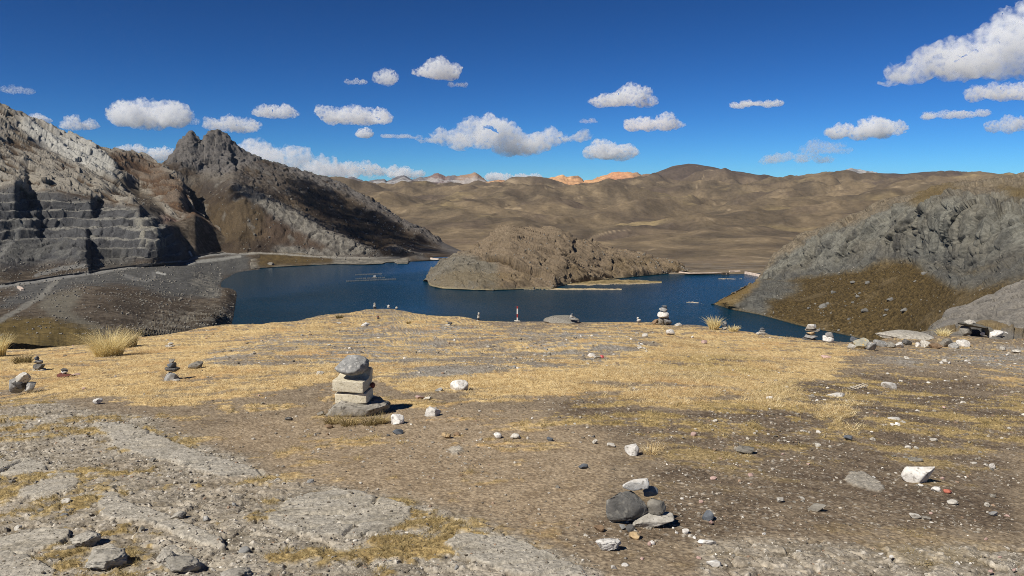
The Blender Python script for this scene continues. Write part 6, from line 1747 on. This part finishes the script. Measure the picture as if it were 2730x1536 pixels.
CL = [
 (45, 240, 46, 14, 'faint wisp high at the left margin', 4, 1, 0.35, True),
 (92, 318, 44, 17, 'cloud half hidden behind the left mountain shoulder', 4, 2, 0.8, False),
 (208, 331, 46, 20, 'small grey-white cloud above the left ridge, second from the margin', 5, 3, 0.7, False),
 (392, 309, 118, 40, 'large domed white cloud left of the rocky peak', 7, 4, 1.2, False),
 (500, 324, 40, 12, 'thin wisp trailing right of the large domed cloud', 4, 5, 0.35, True),
 (618, 333, 74, 26, 'grey-white cloud just above the rocky peak', 6, 6, 0.75, False),
 (737, 300, 62, 20, 'flat-based little cloud right of the peak', 5, 7, 0.8, False),
 (944, 311, 120, 28, 'long white cloud with a higher dome on its right end', 7, 8, 1.1, False),
 (952, 217, 32, 11, 'small wispy cloud, left one of a high trio', 4, 9, 0.5, True),
 (1030, 210, 30, 22, 'small upright cloud, middle one of a high trio', 4, 10, 0.7, False),
 (1163, 187, 68, 29, 'round white cloud, largest of a high trio', 6, 11, 1.1, False),
 (1224, 226, 32, 10, 'ragged scrap hanging at the lower right of the round high cloud', 4, 12, 0.45, True),
 (972, 358, 23, 14, 'tiny round cloud below the long white cloud', 4, 13, 0.8, False),
 (1065, 364, 62, 7, 'faint thin streak right of the tiny round cloud', 5, 14, 0.35, True),
 (425, 414, 42, 22, 'cloud peeping over the saddle left of the rocky peak', 5, 15, 1.1, False),
 (350, 396, 40, 15, 'cloud scrap behind the brown ridge left of the saddle', 5, 16, 0.8, False),
 (1668, 265, 94, 28, 'plump double-domed cloud right of centre', 6, 19, 1.1, False),
 (1745, 332, 96, 25, 'slanting cloud below the double-domed one', 7, 20, 1.0, False),
 (1570, 323, 30, 8, 'faint smear left of the slanting cloud', 4, 21, 0.3, True),
 (1628, 404, 80, 28, 'triangular heaped cloud above the orange mountains', 6, 22, 1.1, False),
 (2010, 278, 78, 12, 'lone thin flat cloud between the centre and the big right-hand cloud', 6, 23, 0.8, False),
 (2300, 350, 124, 26, 'long lens-shaped cloud over the pale rock ridge', 7, 24, 1.1, False),
 (2540, 305, 104, 14, 'stretched thin cloud under the big right-hand cloud', 7, 25, 0.6, False),
 (2712, 334, 84, 24, 'grey-white cloud low at the right margin', 5, 26, 0.7, False),
 (2690, 247, 120, 28, 'cloud bank directly beneath the big right-hand cloud', 6, 27, 0.8, False, 0.72),
 (2120, 424, 120, 16, 'ragged torn cloud low over the right hills', 7, 28, 0.45, True),
 (2200, 396, 90, 22, 'grey torn patch on the right of the ragged low cloud', 6, 29, 0.35, True),
 (1330, 474, 50, 14, 'white cloud top showing between the grey and orange mountains', 4, 30, 1.0, False),
 (1415, 472, 44, 16, 'white cloud top showing above the orange mountains', 4, 31, 1.0, False),
 (1080, 466, 60, 16, 'cloud top behind the grey mountains', 5, 32, 0.9, False),
]
for a in CL: cloud(*a[:9], near=a[9] if len(a) > 9 else 1.0)
cloud(1330, 376, 215, 44, 'largest central cloud, long and many-domed above the far mountains', 9, 33, 1.1, False,
      balls=[(-.95, .05, .3), (-.75, .15, .42), (-.55, .25, .5), (-.35, .45, .62), (-.15, .6, .68), (.05, .45, .75), (.2, .1, .8), (.35, -.15, .75), (.5, -.1, .62), (.68, .1, .5), (.85, .15, .38), (.98, .2, .25), (-.5, -.25, .4), (-.2, -.1, .5), (.12, -.45, .4)])
cloud(800, 428, 215, 48, 'long cloud bank sinking to the right behind the rocky mountain', 9, 34, 1.1, False,
      balls=[(-.9, .55, .45), (-.7, .6, .6), (-.5, .5, .65), (-.3, .3, .6), (-.1, .1, .62), (.1, -.1, .55), (.3, -.3, .5), (.5, -.45, .42), (.7, -.6, .36), (.9, -.7, .3), (-.6, -.2, .8), (-.2, -.5, .7), (.2, -.7, .55), (.6, -.85, .4)])
cloud(960, 452, 120, 22, 'lower end of the cloud bank left of the grey mountains', 6, 35, 0.8, False)
cloud(2610, 150, 235, 66, 'huge layered cloud rising toward the upper right corner', 9, 36, 1.1, False,
      balls=[(-.98, -.75, .2), (-.85, -.65, .3), (-.68, -.55, .38), (-.5, -.45, .48), (-.32, -.3, .58), (-.12, -.1, .7), (.1, .15, .8), (.3, .35, .85), (.5, .55, .85), (.75, .7, .9), (1.0, .8, .9), (.0, -.5, .5), (.25, -.45, .55), (.5, -.4, .6), (.8, -.3, .7), (1.05, -.2, .8)])

# a cloud overhead, out of the picture, whose shadow lies on the mountain's right flank
def shade_cloud():
    R = np.random.RandomState(77); out = []
    for x, y, rad in [(652, 512, 30), (672, 505, 26), (835, 505, 40), (880, 545, 52), (925, 575, 58), (975, 605, 58), (1030, 632, 55), (1085, 655, 46), (1130, 668, 34), (905, 610, 42), (960, 648, 42), (1040, 668, 40)]:
        p = nearest(PK, x, y) + SUN_DIR * (820 / SUN_DIR[2])
        out.append((p, (rad * 1.05, rad * 1.0, rad * 0.55)))
    cloud_body('cloud', out, 9, 91, 16, 0.03, 0.16, M_cloud, 'cloud overhead whose shadow darkens the right flank of the rocky mountain', 'clouds overhead')
shade_cloud()

# the thin air between here and the far mountains
def build_haze():
    top = 0.0; low = 0.0; far = 0.0; side = 0.0
    for o in SC.objects:
        if o.type == 'MESH' and o.get('kind') == 'structure':
            n = len(o.data.vertices); P = np.empty(n * 3, np.float32); o.data.vertices.foreach_get('co', P); P = P.reshape(-1, 3)
            top = max(top, float(P[:, 2].max())); low = min(low, float(P[:, 2].min())); far = max(far, float(P[:, 1].max())); side = max(side, float(np.abs(P[:, 0]).max()))
    bm = bmesh.new()
    s = (side * 2 + 400, far + 260, top - low + 6)
    bmesh.ops.create_cube(bm, size=1.0, matrix=Matrix.Translation((0, (far + 200 - 60) / 2, (top + low) / 2 + 2)) @ Matrix.Diagonal((*s, 1)))
    me = bpy.data.meshes.new('haze'); bm.to_mesh(me); bm.free()
    m, nt, N, L, out = mat_new('haze_air')
    v = N.new('ShaderNodeVolumePrincipled'); v.inputs['Color'].default_value = (0.70, 0.82, 1.0, 1); v.inputs['Density'].default_value = HAZE; v.inputs['Anisotropy'].default_value = 0.2
    L.new(v.outputs[0], out.inputs['Volume'])
    tag(link('haze', me, m), kind='stuff')
HAZE = 1.5e-5
if HAZE: build_haze()
SC.cycles.volume_step_rate = 1.0
SC.cycles.volume_max_steps = 256
